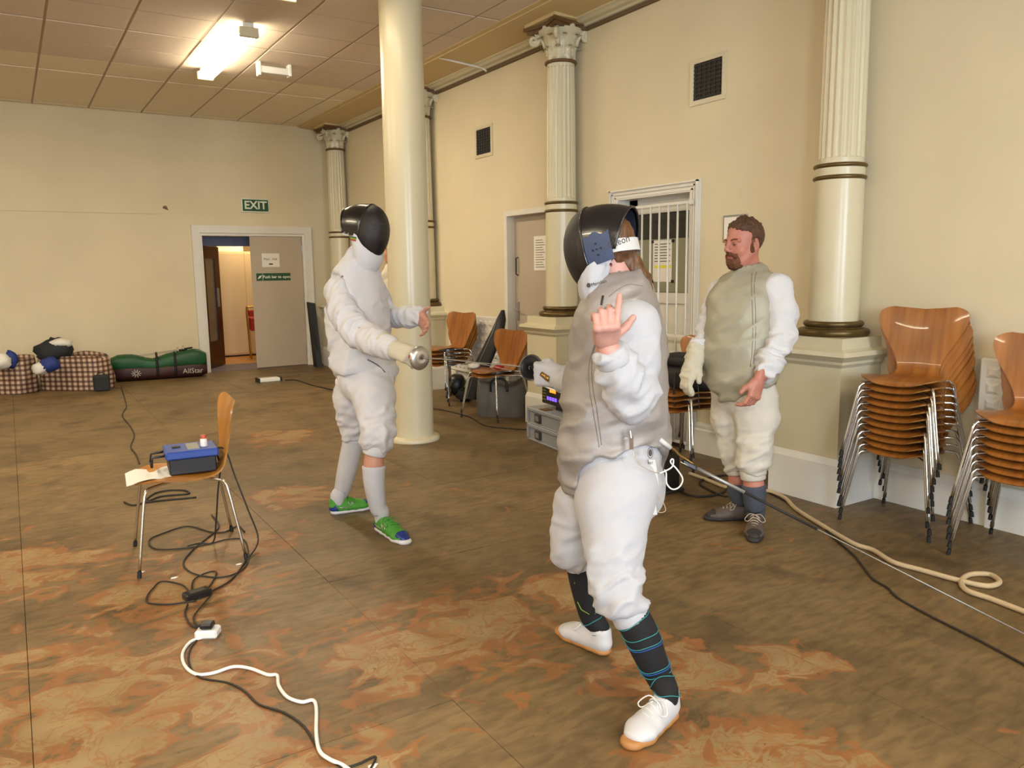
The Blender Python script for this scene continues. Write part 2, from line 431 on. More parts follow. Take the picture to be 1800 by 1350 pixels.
# corridor
CY = YB+TH
mat('corridor_wall', 'd8bd8c', .7); mat('corridor_floor', 'c08a48', .35, var=.2, vscale=3); mat('blue_paint', '59607e', .5); mat('grey_lino', '6c6472', .5, var=.2, vscale=8)
struct('wall_corridor', MB().box((1.6, CY+2.6, 0), (5.4, CY+2.7, 2.7)).box((5.3, CY, 0), (5.4, CY+2.6, 2.7)).box((1.5, CY, 0), (1.6, CY+2.7, 2.7)), 'corridor_wall')
struct('ceiling_corridor', MB().box((1.5, CY, 2.45), (5.4, CY+2.7, 2.55)), 'corridor_wall')
struct('floor_corridor', MB().box((1.5, CY+.55, -.05), (5.4, CY+2.7, .002)), 'corridor_floor')
struct('floor_threshold', MB().box((D1[0], YB, -.05), (D1[1], CY+.55, .003)), 'grey_lino')
struct('trim_4', MB().box((D1[0]-.3, CY+.02, 1.90), (D1[1]+.3, CY+.16, 2.45)), 'blue_paint')
# dark red-brown glazed door, standing open
d2 = struct('door_2', MB(), 'door_brown') if False else None
dm = thing('glazed_door', 'dark red-brown glazed door standing ajar inside the exit doorway', 'door', (2.53, CY+.1, 0))
A = Vector((2.52, CY+.02, 0)); Bv = Vector((2.90, CY+.62, 0)); dx = (Bv-A).normalized(); dn = Vector((0, 0, 1)).cross(dx); Wd = (Bv-A).length
FD = frame(A, dx, dn, (0, 0, 1))
MB().box((0, -.022, .01), (.13, .022, 1.9), FD).box((Wd-.2, -.022, .01), (Wd, .022, 1.9), FD).box((.13, -.022, .01), (Wd-.2, .022, .42), FD).box((.13, -.022, 1.72), (Wd-.2, .022, 1.9), FD).build('door_frame', 'door_brown', dm)
mat('dark_glass', '8f8a78', .1, spec=.6, alpha=.55)
MB().box((.13, -.004, .42), (Wd-.2, .004, 1.72), FD).build('pane', 'dark_glass', dm)
MB().box((Wd-.16, -.03, .95), (Wd-.09, -.022, 1.25), FD).build('push_plate', 'steel_grey', dm)
# tall cream cupboard in the corridor
cb = thing('corridor_cupboard', 'tall cream cupboard seen through the open doorway', 'cupboard', (3.35, CY+2.1, 0))
mat('cupboard_cream', 'd9c19a', .5)
MB().box((3.08, CY+1.75, .03), (4.1, CY+2.5, 1.86), bev=.006).build('body', 'cupboard_cream', cb)
MB().box((3.10, CY+1.735, .06), (3.58, CY+1.75, 1.83), bev=.003).build('door', 'cupboard_cream', cb)
MB().box((3.60, CY+1.735, .06), (4.08, CY+1.75, 1.83), bev=.003).build('door', 'cupboard_cream', cb)
MB().box((3.09, CY+1.8, 0), (4.08, CY+2.45, .03)).build('plinth', 'dark_grille', cb)
bx = thing('storage_box', 'white storage box on top of the corridor cupboard', 'box', (3.4, CY+2.1, 1.86))
MB().box((3.16, CY+1.85, 1.86), (3.62, CY+2.3, 2.06), bev=.01).build('body', 'white_plastic', bx)
MB().box((3.15, CY+1.84, 2.06), (3.63, CY+2.31, 2.09), bev=.006).build('lid', 'white_plastic', bx)
# red folding trolley / chairs in corridor
mat('trolley_gold', 'a8823f', .35, .7); mat('red_fabric', 'a8241c', .7)
for k in range(3):
    t = thing('folding_chair', ['first', 'second', 'third'][k] + ' red folding chair leaning in the corridor, counted from the doorway gap', 'chair', (3.46+.07*k, CY+1.2, 0), group='folding chairs in the corridor')
    x = 3.44+.03*k; y = CY+1.0+.16*k
    MB().tube(catmull([(x, y, .02), (x, y+.05, .45), (x, y+.1, .86), (x+.05, y+.1, .9), (x+.22, y+.1, .9), (x+.27, y+.1, .86), (x+.27, y+.05, .45), (x+.27, y, .02)], 3), .011, 6).build('frame', 'trolley_gold', t, True)
    MB().box((x+.02, y+.0, .5), (x+.25, y+.05, .72), bev=.01).build('seat', 'red_fabric', t)
    MB().box((x+.02, y+.07, .74), (x+.25, y+.09, .84), bev=.005).build('backrest', 'red_fabric', t)
cl = bpy.data.lights.new('corridor_lamp', 'AREA'); cl.energy = 24; cl.color = (1, .76, .45); cl.size = .5; cl.size_y = 1.2; cl.shape = 'RECTANGLE'
lo = thing('corridor_ceiling_lamp', 'ceiling lamp panel inside the corridor', 'lamp', (3.6, CY+1.2, 2.45))
MB().box((3.35, CY+.6, 2.41), (3.85, CY+1.8, 2.45)).build('housing', 'white_plastic', lo)
o = bpy.data.objects.new('corridor_lamp', cl); COL.objects.link(o); o.location = (0, 0, -.05); o.parent = lo

# ---------------------------------------------------------------- doors in the right wall
d3 = struct('door_3', MB().box((XR-.012, D3[1]-.004, 0), (XR+.15, D3[1]+.055, D3[2]+.05)).box((XR-.012, D3[0]-.055, 0), (XR+.15, D3[0]+.004, D3[2]+.05)).box((XR-.0115, D3[0]+.003, D3[2]-.004), (XR+.149, D3[1]-.003, D3[2]+.049)), 'white_paint')
l3 = MB().box((XR+.09, D3[0]+.004, .01), (XR+.135, D3[1]-.004, D3[2]-.004), bev=.003).build('door_leaf', 'door_grey', d3)
hb = MB().tube([(XR+.085, D3[1]-.07, 1.42), (XR+.06, D3[1]-.07, 1.43), (XR+.06, D3[1]-.07, 1.60), (XR+.085, D3[1]-.07, 1.61)], .008, 6).build('handle', 'dark_grille', l3)
MB().box((XR+.082, D3[1]-.085, .93), (XR+.091, D3[1]-.05, 1.13)).build('lock_plate', 'steel_grey', l3)
MB().tube([(XR+.083, D3[1]-.068, 1.05), (XR+.04, D3[1]-.068, 1.05), (XR+.04, D3[1]-.16, 1.045)], .008, 6).build('lever', 'chrome', l3)
pn = MB().box((XR+.086, 6.72, 1.47), (XR+.0895, 6.95, 1.82)).build('paper_notice', 'paper'); tag(pn, 'white printed notice on the plain grey side door', 'notice')
mb = MB()
for k in range(12): mb.box((XR+.0855, 6.75 + .02*(k % 3), 1.5+.025*k), (XR+.086, 6.92, 1.506+.025*k))
mb.build('printed_lines', 'ink', pn)

d4 = struct('door_4', MB().box((XR-.02, D4[1]-.004, 0), (XR+.165, D4[1]+.10, D4[2]+.085)).box((XR-.02, D4[0]-.10, 0), (XR+.165, D4[0]+.004, D4[2]+.085)).box((XR-.0195, D4[0]+.003, D4[2]-.004), (XR+.164, D4[1]-.003, D4[2]+.084)), 'white_paint')
for q in (.02, .05, .08):
    MB().box((XR-.02-.02*(q/.08), D4[0]-q-.012, 0), (XR-.015, D4[0]-q+.004, D4[2]+q)).box((XR-.02-.02*(q/.08), D4[1]+q-.004, 0), (XR-.015, D4[1]+q+.012, D4[2]+q)).box((XR-.02-.02*(q/.08), D4[0]-q-.012, D4[2]+q-.012), (XR-.015, D4[1]+q+.012, D4[2]+q)).build('architrave_bead', 'white_paint', d4)
l4 = MB().box((XR+.12, D4[0], .01), (XR+.16, D4[1], .35)).box((XR+.12, D4[0], .35), (XR+.16, D4[0]+.11, D4[2])).box((XR+.12, D4[1]-.11, .35), (XR+.16, D4[1], D4[2])).box((XR+.12, D4[0], 1.18), (XR+.16, D4[1], 1.27)).box((XR+.12, D4[0], D4[2]-.13), (XR+.16, D4[1], D4[2])).box((XR+.14, D4[0], .3), (XR+.16, D4[1], 1.2)).build('door_leaf', 'white_paint', d4)
mat('board_green', '8d8d74', .7); mat('dark_pane', '34332f', .15)
MB().box((XR+.135, D4[0]+.11, 1.72), (XR+.145, D4[1]-.11, D4[2]-.13)).build('pane', 'dark_pane', l4)
nb = thing('notice_board', 'grey-green notice board fixed behind the white barred gate', 'board', (XR+.12, 5.04, 1.27))
MB().box((XR+.118, D4[0]+.12, 1.275), (XR+.134, D4[1]-.12, 1.72)).build('panel', 'board_green', nb)
pn = thing('paper_notice', 'white notice with a yellow highlighted line behind the gate bars', 'notice', (XR+.11, 5.0, 1.35))
MB().box((XR+.113, 4.93, 1.36), (XR+.1165, 5.16, 1.71)).build('sheet', 'paper', pn)
mat('highlight_yellow', 'e3d94a', .7)
MB().box((XR+.1125, 4.94, 1.475), (XR+.113, 5.14, 1.50)).build('highlighted_line', 'highlight_yellow', pn)
mb = MB()
for k in range(7): mb.box((XR+.1125, 4.95 + .015*(k % 2), 1.53+.024*k), (XR+.113, 5.14, 1.537+.024*k))
mb.build('printed_lines', 'ink', pn)
for (yy, zz) in ((4.92, 1.70), (5.165, 1.70), (4.92, 1.365), (5.165, 1.365)): MB().box((XR+.108, yy-.012, zz-.012), (XR+.118, yy+.012, zz+.012)).build('corner_clip', 'black_plastic', pn)
gt = thing('security_gate', 'white steel bar security gate across the side door', 'gate', (XR-.05, 5.04, 0))
GX = XR-.045
ybars = [4.60+.105*k for k in range(9)]
for yb_ in ybars: MB().tube([(GX, yb_, .06), (GX, yb_, 1.985)], .0085, 8).build('bar', 'white_paint', gt, True)
for z in (.06, .79, .93, 1.985): MB().box((GX-.006, D4[0]-.03, z-.011), (GX+.006, D4[1]+.02, z+.011)).build('cross_rail', 'white_paint', gt)
for z in (.93, 1.985):
    MB().box((GX-.012, D4[0]-.06, z-.02), (XR-.02, D4[0]-.03, z+.02)).build('hinge_bracket', 'white_paint', gt)

# ---------------------------------------------------------------- wall fittings
def vent(y0, y1, z0, z1, label):
    t = thing('wall_vent', label, 'vent', (XR, (y0+y1)/2, z0), group='wall vents high on the side wall')
    e = .035
    MB().box((XR-.012, y0, z0), (XR, y1, z0+e)).box((XR-.012, y0, z1-e), (XR, y1, z1)).box((XR-.012, y0, z0+e), (XR, y0+e, z1-e)).box((XR-.012, y1-e, z0+e), (XR, y1, z1-e)).build('frame', 'gloss_cream', t)
    MB().box((XR-.003, y0+e, z0+e), (XR, y1-e, z1-e)).build('backing', 'black_rubber', t)
    n = 9
    for k in range(n):
        z = z0+e+(z1-z0-2*e)*(k+.5)/n; MB().box((XR-.009, y0+e, z-.004), (XR-.003, y1-e, z+.004)).build('slat', 'dark_grille', t)
    for k in range(6):
        y = y0+e+(y1-y0-2*e)*(k+.5)/6; MB().box((XR-.010, y-.003, z0+e), (XR-.004, y+.003, z1-e)).build('upright_slat', 'dark_grille', t)
vent(4.27, 4.63, 2.71, 3.05, 'dark louvred wall vent above the barred door')
vent(7.60, 7.98, 2.72, 3.06, 'dark louvred wall vent between the two far fluted columns')
ws = thing('framed_sign', 'small white framed sign on the wall behind the bearded man', 'sign', (XR, 4.14, 1.72))
MB().box((XR-.012, 4.03, 1.66), (XR, 4.26, 1.86), bev=.003).build('frame', 'steel_grey', ws)
MB().box((XR-.014, 4.045, 1.675), (XR-.011, 4.245, 1.845)).build('panel', 'paper', ws)
MB().box((XR-.0145, 4.09, 1.73), (XR-.0135, 4.20, 1.80)).build('printed_mark', 'ink', ws)
MB().tube([(XR-.03, 7.66, 3.60), (XR-.05, 7.70, 3.64), (4.06, 7.78, 3.705)], .012, 6).build('conduit', 'white_paint'); tag(bpy.data.objects['conduit'], 'thin white conduit crossing the ceiling band beside the plain pillar', 'conduit')
rl = MB().box((XL+.02, YB-.012, on_y(0, 368, YB).z-.012), (on_y(280, 372, YB).x, YB, on_y(280, 372, YB).z+.012)).build('wall_rail', 'wall_paint'); tag(rl, 'thin painted rail running along the far cream wall', 'rail')
p = on_y(290, 366, YB); ck = MB().prism([(-.02, .03), (.02, .035), (.045, -.03), (-.035, .0)], 0, .008, frame((p.x, YB, p.z), (1, 0, 0), (0, 0, 1), (0, -1, 0))).build('chipped_plaster', 'brown_paint'); tag(ck, 'small brown chip in the plaster at the end of the wall rail', 'chip')

# ---------------------------------------------------------------- radiators
def radiator(y0, y1, z0, z1, label):
    t = thing('radiator', label, 'radiator', (XR-.1, (y0+y1)/2, 0), group='white panel radiators on the side wall')
    X0 = XR-.065
    MB().box((X0, y0, z0), (XR-.02, y1, z1), bev=.012).build('body', 'white_paint', t)
    nc = int((y1-y0)/.10); nr = int((z1-z0-.06)/.085)
    for i in range(nc):
        for j in range(nr):
            y = y0+.03+(y1-y0-.06)*(i+.5)/nc; z = z0+.03+(z1-z0-.06)*(j+.5)/nr
            hy, hz = .038, .031
            v = [(X0, y-hy, z-hz), (X0, y+hy, z-hz), (X0, y+hy, z+hz), (X0, y-hy, z+hz), (X0-.012, y-hy*.45, z-hz*.45), (X0-.012, y+hy*.45, z-hz*.45), (X0-.012, y+hy*.45, z+hz*.45), (X0-.012, y-hy*.45, z+hz*.45)]
            MB().add(v, [(4, 5, 6, 7), (0, 1, 5, 4), (1, 2, 6, 5), (2, 3, 7, 6), (3, 0, 4, 7)]).build('raised_pad', 'white_paint', t)
    for y in (y0+.1, y1-.1): MB().box((X0+.02, y-.02, 0), (X0+.05, y+.02, z0+.01)).build('foot', 'white_paint', t)
radiator(7.42, 8.62, .27, .96, 'white dimpled radiator behind the far chairs')
radiator(.95, 2.30, .27, .96, 'white dimpled radiator behind the right-hand chair stacks')

# ---------------------------------------------------------------- columns
def circ(cx, cy, r, n=16): return [(cx+r*math.cos(2*PI*k/n), cy+r*math.sin(2*PI*k/n)) for k in range(n)]
def column(label, y):
    cx = PX0+PH
    t = thing('fluted_column', label, 'column', (cx, y, 0), group='fluted columns along the side wall')
    def sq(mb, h, z0, z1, h2=None):
        h2 = h if h2 is None else h2
        a = [(-h, -h), (h, -h), (h, h), (-h, h)]; b_ = [(-h2, -h2), (h2, -h2), (h2, h2), (-h2, h2)]
        v = [(min(p[0], XR-cx+.02), p[1], z0) for p in a] + [(min(p[0], XR-cx+.02), p[1], z1) for p in b_]
        return mb.add(v, [(3, 2, 1, 0), (4, 5, 6, 7)] + [(k, (k+1) % 4, 4+(k+1) % 4, 4+k) for k in range(4)])
    B = lambda mb, n, m, sm=False, p=None: mb.build(n, m, p or t, sm, world=False)
    mb = MB(); sq(mb, PH+.018, 0, .26); sq(mb, PH+.018, .26, .30, PH+.004); B(mb, 'plinth', 'white_paint')
    B(sq(MB(), PH, .29, .90), 'pedestal', 'gloss_cream')
    mb = MB(); sq(mb, PH+.004, .865, .885, PH+.018); sq(mb, PH+.02, .885, .90); sq(mb, PH+.02, .90, .935, PH+.055); sq(mb, PH+.058, .935, .962, PH+.05); B(mb, 'pedestal_moulding', 'gloss_cream')
    mb = MB(); sq(mb, PH+.03, .962, .975, PH+.0); sq(mb, PH-.0, .97, 1.04, PH-.004); B(mb, 'pedestal_top', 'gloss_cream')
    tor = lambda R, r, zc, n=6: [(R + r*math.cos(a), zc + r*math.sin(a)) for a in [(-PI/2 + PI*k/n) for k in range(n+1)]]
    B(MB().lathe([(.19, 1.038)] + tor(.195, .024, 1.062) + [(.175, 1.088), (.168, 1.098)] + tor(.165, .018, 1.115) + [(.15, 1.133)], 40), 'base_rings', 'bronze', 'auto')
    B(MB().lathe([(.152, 1.13), (.149, 1.6), (.146, 2.005), (.146, 2.10)], 40), 'lower_shaft', 'gloss_cream', 'auto')
    B(MB().lathe([(.145, 2.0)] + tor(.146, .013, 2.014) + [(.145, 2.028)], 40), 'ring', 'bronze', True)
    B(MB().lathe([(.145, 2.07)] + tor(.146, .013, 2.086) + [(.145, 2.10)], 40), 'ring', 'bronze', True)
    NF_ = 20
    def flu(th, z):
        if z < 2.13 or z > 3.29: return 1
        q = (th*NF_/(2*PI)) % 1
        return 1-.085*(max(0, math.sin(PI*(q-.12)/.76)) if .12 < q < .88 else 0)**.7
    B(MB().lathe([(.138, 2.10), (.138, 2.129), (.138, 2.135), (.132, 2.8), (.126, 3.285), (.126, 3.291), (.126, 3.33)], NF_*7, rfun=flu), 'fluted_shaft', 'gloss_cream', 'auto')
    B(MB().lathe([(.126, 3.318)] + tor(.135, .014, 3.333) + [(.126, 3.348)], 40), 'ring', 'brown_paint', True)
    cap = B(MB().lathe([(.122, 3.345), (.124, 3.42), (.136, 3.5), (.162, 3.56), (.20, 3.595), (.205, 3.605)], 32), 'capital_bell', 'gloss_cream', True)
    # acanthus leaves
    leaf_me = {}
    def leaf(h, w, curl):
        rows = []
        for i in range(9):
            s = i/8; r = .124 + .008*s + (curl*(max(0, s-.55)/.45)**2)
            z = h*min(s, .88)/.88 if s < .9 else h - (s-.88)*.18
            ww = w*(math.sin(PI*(.16+.78*s))**.7)*(1+.18*math.cos(i*PI))
            rows.append([Vector((r - .012*abs(u)**1.5 + .010*(1-abs(u)), u*ww, z)) for u in (-1, -.6, -.25, 0, .25, .6, 1)])
        m = MB(); m.grid(rows); m.grid([[p - Vector((.012, 0, 0)) for p in r] for r in reversed(rows)])
        return m
    protos = []
    for (h, w, c, z0, n, off) in ((.115, .048, .052, 3.348, 8, 0), (.175, .042, .085, 3.385, 8, PI/8)):
        pr_ = None
        for k in range(n):
            if pr_ is None: pr_ = o = B(leaf(h, w, c), 'acanthus_leaf', 'gloss_cream', True, cap)
            else: o = pr_.copy(); COL.objects.link(o)
            o.location = (0, 0, z0); o.rotation_euler = (0, 0, off+2*PI*k/n)
    for k in range(4):   # corner volutes
        path = []
        for i in range(26):
            a = i/25*3.4*PI; rr = .050*(1-i/32)
            path.append(Vector((.245 + rr*math.cos(a+PI/2), 0, 3.545 + rr*math.sin(a+PI/2))))
        path = [Vector((.135, 0, 3.45)), Vector((.155, 0, 3.52)), Vector((.20, 0, 3.585))] + path
        o = B(MB().tube(path, .019, 7), 'volute', 'gloss_cream', True, cap); o.rotation_euler = (0, 0, PI/4+PI/2*k)
    for k in range(4):   # rosettes
        o = B(MB().lathe([(.001, .0), (.02, .003), (.03, .012), (.026, .022), (.012, .028), (.001, .03)], 10, frame((.165, 0, 3.615), (0, 1, 0), (0, 0, 1), (1, 0, 0))), 'rosette', 'gloss_cream', True, cap); o.rotation_euler = (0, 0, PI/2*k)
    # abacus : concave-sided square
    pl = []
    for k in range(4):
        a0 = PI/4 + PI/2*k
        for s in np.linspace(0, 1, 9)[:-1]:
            P0 = Vector((math.cos(a0), math.sin(a0)))*.345; P1 = Vector((math.cos(a0+PI/2), math.sin(a0+PI/2)))*.345
            q = P0.lerp(P1, s); n_ = (P0+P1).normalized(); q = q - n_*.055*math.sin(PI*s)
            pl.append((q.x, q.y))
    def ab(sc, z0, z1, m_): m_.prism([(min(x*sc, XR-cx), y_*sc) for x, y_ in pl], z0, z1); return m_
    m_ = MB(); ab(.90, 3.597, 3.628, m_); ab(1.0, 3.628, 3.66, m_); B(m_, 'abacus', 'brown_paint')
    mb = MB(); sq(mb, .235, 3.66, ZC-.03); B(mb, 'entablature_block', 'soffit_paint')
    return t
column('fluted cream column on pedestal beside the tall right-hand chair stack', COLY[0])
column('fluted cream column on pedestal between the plain side door and barred gate', COLY[1])
column('fluted cream column mostly hidden behind the plain round pillar', COLY[2])
column('fluted cream column in the far corner beside the exit doorway', COLY[3])
# the plain round pillar
PC = (2.94, 6.30)
pl_ = thing('round_pillar', 'plain smooth cream round pillar in the middle of the hall', 'column', (*PC, 0))
MB().lathe([(.178, .03), (.180, .6), (.178, ZC-.05), (.178, ZC)], 48, Matrix.Translation((*PC, 0))).build('shaft', 'gloss_cream', pl_, 'auto')
MB().lathe([(.232, 0), (.234, .016), (.226, .03), (.2, .036), (.183, .042)], 48, Matrix.Translation((*PC, 0))).build('base_collar', 'gloss_cream', pl_, 'auto')
MB().lathe([(.205, ZC-.03), (.21, ZC-.003), (.21, ZC)], 40, Matrix.Translation((*PC, 0))).build('top_collar', 'gloss_cream', pl_, 'auto')

# ---------------------------------------------------------------- ceiling lights
TUBE_W = 54
def fixture(x, y0, y1, label, pw=1.0):
    t = thing('ceiling_light', label, 'light', (x, (y0+y1)/2, ZC), group='fluorescent ceiling lights')
    MB().box((x-.05, y0, ZC-.055), (x+.05, y1, ZC-.006), bev=.006).build('housing', 'white_plastic', t)
    MB().box((x-.085, y0-.02, ZC-.135), (x+.085, y0+.03, ZC-.05), bev=.006).build('end_cap', 'gloss_cream', t)
    MB().box((x-.085, y1-.03, ZC-.135), (x+.085, y1+.02, ZC-.05), bev=.006).build('end_cap', 'gloss_cream', t)
    MB().box((x-.078, y0+.03, ZC-.128), (x+.078, y1-.03, ZC-.056), bev=.012).build('diffuser', 'tube_glow' if pw > .6 else 'tube_dim', t)
    L_ = bpy.data.lights.new('tube_light', 'AREA'); L_.shape = 'RECTANGLE'; L_.size = .16; L_.size_y = y1-y0-.1; L_.energy = TUBE_W*pw; L_.color = (1.0, .86, .62); L_.spread = PI
    o = bpy.data.objects.new('tube_light', L_); COL.objects.link(o); o.parent = t; o.location = (0, 0, -.14)
fixture(2.05, 7.62, 9.50, 'lit fluorescent ceiling light with glowing diffuser above the exit side')
fixture(2.05, 4.62, 6.52, 'lit fluorescent ceiling light at the top edge of the picture', .28)
fixture(2.05, -2.2, -.3, 'added unseen fluorescent ceiling light behind the photographer on the right')  # out of view, added to light the room
for k, y0 in enumerate((7.62, 4.62, 1.2, -2.2)):  # row of lights out of view, added to light the room
    fixture(-2.2, y0, y0+1.9, 'added unseen fluorescent ceiling light in the left-hand row, number %s from the far wall' % ['one', 'two', 'three', 'four'][k])
em = thing('emergency_light', 'small unlit white emergency light hanging under the ceiling tiles', 'light', (2.65, 8.95, ZC))
MB().box((2.48, 8.90, ZC-.12), (2.82, 8.98, ZC-.05), bev=.006).build('housing', 'white_plastic', em)
MB().box((2.47, 8.89, ZC-.15), (2.50, 8.99, ZC-.005), bev=.004).build('bracket', 'white_plastic', em)
MB().box((2.80, 8.89, ZC-.13), (2.83, 8.99, ZC-.005), bev=.004).build('bracket', 'white_plastic', em)
# ------------------------------------------------------------------ chairs
def chair_proto():
    t = thing('stacking_chair', 'x', 'chair')
    prof = catmull([(-.225, .418), (-.205, .434), (-.13, .447), (-.02, .441), (.08, .434), (.145, .44), (.185, .468), (.205, .53), (.222, .62), (.243, .72), (.265, .80), (.273, .825)], 3)
    P = [Vector((0, p[0], p[1])) for p in prof]
    n = len(P); d = [0]
    for i in range(1, n): d.append(d[-1]+(P[i]-P[i-1]).length)
    S_ = [x/d[-1] for x in d]
    ks = [0, .012, .035, .07, .14, .24, .34, .43, .49, .55, .63, .73, .83, .90, .945, .972, .99, 1]
    kw = [.085, .125, .158, .187, .212, .212, .185, .140, .118, .112, .130, .175, .222, .240, .240, .226, .197, .165]
    rows_t, rows_b = [], []
    m = 11
    for i in range(n):
        s = S_[i]; hw = float(np.interp(s, ks, kw))
        tan = (P[min(i+1, n-1)]-P[max(i-1, 0)]).normalized(); nor = Vector((1, 0, 0)).cross(tan)   # up/forward side
        rt_, rb_ = [], []
        for k in range(m):
            u = -1+2*k/(m-1); x = u*hw
            dish = .014*u*u*max(0, 1-s/.45) + (.034*(x/.24)**2*max(0, (s-.5)/.5))
            top_wave = -.010*(1-abs(u))**1.0*max(0, (s-.93)/.07)
            p = P[i] + Vector((x, 0, 0)) + nor*dish + tan*top_wave
            rt_.append(p+nor*.0045); rb_.append(p-nor*.0045)
        rows_t.append(rt_); rows_b.append(rb_)
    shell = MB(); shell.grid(rows_t); shell.grid([list(reversed(r)) for r in rows_b])
    shell.cur = 1
    rim_t = [r[0] for r in rows_t] + rows_t[-1][1:] + [r[-1] for r in reversed(rows_t[:-1])] + list(reversed(rows_t[0][1:-1]))
    rim_b = [r[0] for r in rows_b] + rows_b[-1][1:] + [r[-1] for r in reversed(rows_b[:-1])] + list(reversed(rows_b[0][1:-1]))
    N_ = len(rim_t); shell.add(rim_t+rim_b, [(k, (k+1) % N_, N_+(k+1) % N_, N_+k) for k in range(N_)])
    shell.build('seat_shell', ['chair_wood', 'chair_edge'], t, 'auto', world=False)
    MB().lathe([(.07, .408), (.08, .412), (.08, .424), (.05, .432)], 16).build('hub_plate', 'steel_grey', t, world=False)
    for sx in (-1, 1):
        for sy in (-1, 1):
            path = catmull([(sx*.03, sy*.03, .416), (sx*.10, sy*.11-.0, .418), (sx*.168, sy*.172-.005, .418), (sx*.188, sy*.190-.005, .402), (sx*.198, sy*.20-.005, .36), (sx*.225, sy*.225-.003, .20), (sx*.255, sy*.252, .018)], 2)
            lg = MB().tube(path, .0078, 7).build('leg', 'chrome', t, True, world=False)
            MB().tube([(sx*.2535, sy*.2505, .03), (sx*.2575, sy*.254, .0)], .0105, 7).build('foot_cap', 'black_rubber', lg, world=False)
    return t
CHAIR = chair_proto(); chair_used = [False]
def recolor(t, wood_m, edge_m='chair_edge'):
    for c in t.children:
        if c.name.startswith('seat_shell'):
            key = c.data.name.split('.')[0]+'_'+wood_m
            me = bpy.data.meshes.get(key)
            if me is None:
                me = c.data.copy(); me.name = key; me.materials[0] = MATS[wood_m]
            c.data = me
def chair(x, y, z, deg, label, group, wood_m=None):
    if chair_used[0]: t = copy_tree(CHAIR)
    else: t = CHAIR; chair_used[0] = True
    t.location = (x, y, z); t.rotation_euler = (0, 0, math.radians(deg)); t['label'] = label
    t['group'] = group
    if wood_m: recolor(t, wood_m)
    return t
ORD = ['bottom', 'second', 'third', 'fourth', 'fifth', 'sixth', 'seventh', 'eighth', 'ninth', 'tenth', 'eleventh']
def stack(x, y, n, dz, deg, where, lean=(0, 0), jit=0, wood_m=None, extra_rot=None):
    for k in range(n):
        dx, dy = lean[0]*k, lean[1]*k
        jr = (extra_rot[k] if extra_rot else 0) + jit*math.sin(k*2.3+1)
        jx = jit*.0016*math.sin(k*1.7); jy = jit*.0022*math.cos(k*2.9)
        if k == n-1 and n > 1: lab = 'topmost wooden chair of %s' % where
        elif k == 0: lab = 'bottom wooden chair of %s' % where
        else: lab = '%s wooden chair from the floor in %s' % (ORD[k], where)
        chair(x+dx+jx, y+dy+jy, k*dz, deg+jr, lab, 'chairs stacked in ' + where, wood_m)
# tall stack on the right, next to the pedestal (-90 deg = facing -X, away from the wall)
stack(4.29, 2.53, 11, .0405, -86, 'the tall stack beside the white pedestal', lean=(-.0045, .001), jit=1.3, extra_rot=[0, 1, 1, 3, 2, 4, 3, 6, 5, 9, 12])
stack(4.238, 1.86, 8, .0415, -86, 'the stack cut off by the right picture edge', lean=(-.004, .002), jit=1.2, extra_rot=[0, 1, 2, 1, 3, 2, 4, 9])
stack(4.27, 4.27, 4, .042, -84, 'the stack behind the bearded man', lean=(-.004, .0), jit=2)
stack(4.18, 7.95, 5, .045, -76, 'the far stack beside the round pillar', lean=(-.012, -.012), jit=1.5)
stack(4.10, 6.78, 2, .045, -76, 'the pair by the long black bag', lean=(-.004, 0), jit=1)
lone = chair(.70, 4.37, 0, -95, 'single orange wooden chair standing alone with the blue box on its seat', 'lone chair', 'chair_wood_pale'); del lone['group']
# ------------------------------------------------------------------ things on and around the lone chair
def cable(name, pts, r, m, label, cat='cable', n=6, sub=5):
    o = MB().tube(catmull(pts, sub), r, n).build(name, m, None, True); tag(o, label, cat); return o
mat('box_blue', '2c4a9c', .45, var=.1, vscale=9); mat('box_black', '17161a', .45); mat('red_cap', 'b8503c', .4)
SZ = .449
cx, cy = .70, 4.37; ang = math.radians(-95)
def CL(x, y, z): # chair local -> world
    c, s = math.cos(ang), math.sin(ang); return Vector((cx + x*c - y*s, cy + x*s + y*c, z))
ax_x = Vector((math.cos(ang), math.sin(ang), 0)); ax_y = Vector((-math.sin(ang), math.cos(ang), 0))
FB = frame(CL(-.02, .055, SZ), ax_x, ax_y, (0, 0, 1))
sb = thing('scoring_box', 'blue and black scoring box with a carry handle on the lone chair', 'box', CL(-.02, .055, SZ))
MB().box((-.10, -.125, 0), (.10, .105, .085), FB, bev=.006).build('base', 'box_black', sb)
ld = MB().box((-.115, -.14, .083), (.115, .118, .125), FB, bev=.008).build('lid', 'box_blue', sb)
MB().tube([FB @ Vector(p) for p in ((-.06, -.13, .10), (-.06, -.20, .095), (-.06, -.205, .05), (-.06, -.205, .048), (.05, -.205, .048), (.05, -.20, .095), (.05, -.13, .10))], .007, 6).build('handle', 'box_black', sb, True)
MB().box((-.03, -.10, .125), (.01, -.06, .131), FB, bev=.002).build('knob', 'box_black', ld)
MB().box((-.08, -.03, .125), (.07, .03, .127), FB).build('label_plate', 'steel_grey', ld)
bt = thing('small_bottle', 'small white bottle with red cap standing on the blue scoring box', 'bottle', FB @ Vector((.03, .055, .1255)))
MB().lathe([(.017, 0), (.018, .005), (.018, .035), (.014, .042)], 14, FB @ Matrix.Translation((.03, .055, .1255))).build('body', 'white_plastic', bt, 'auto')
MB().lathe([(.0155, .042), (.0155, .056), (.013, .06)], 14, FB @ Matrix.Translation((.03, .055, .1255))).build('cap', 'red_cap', bt, 'auto')
rows = []
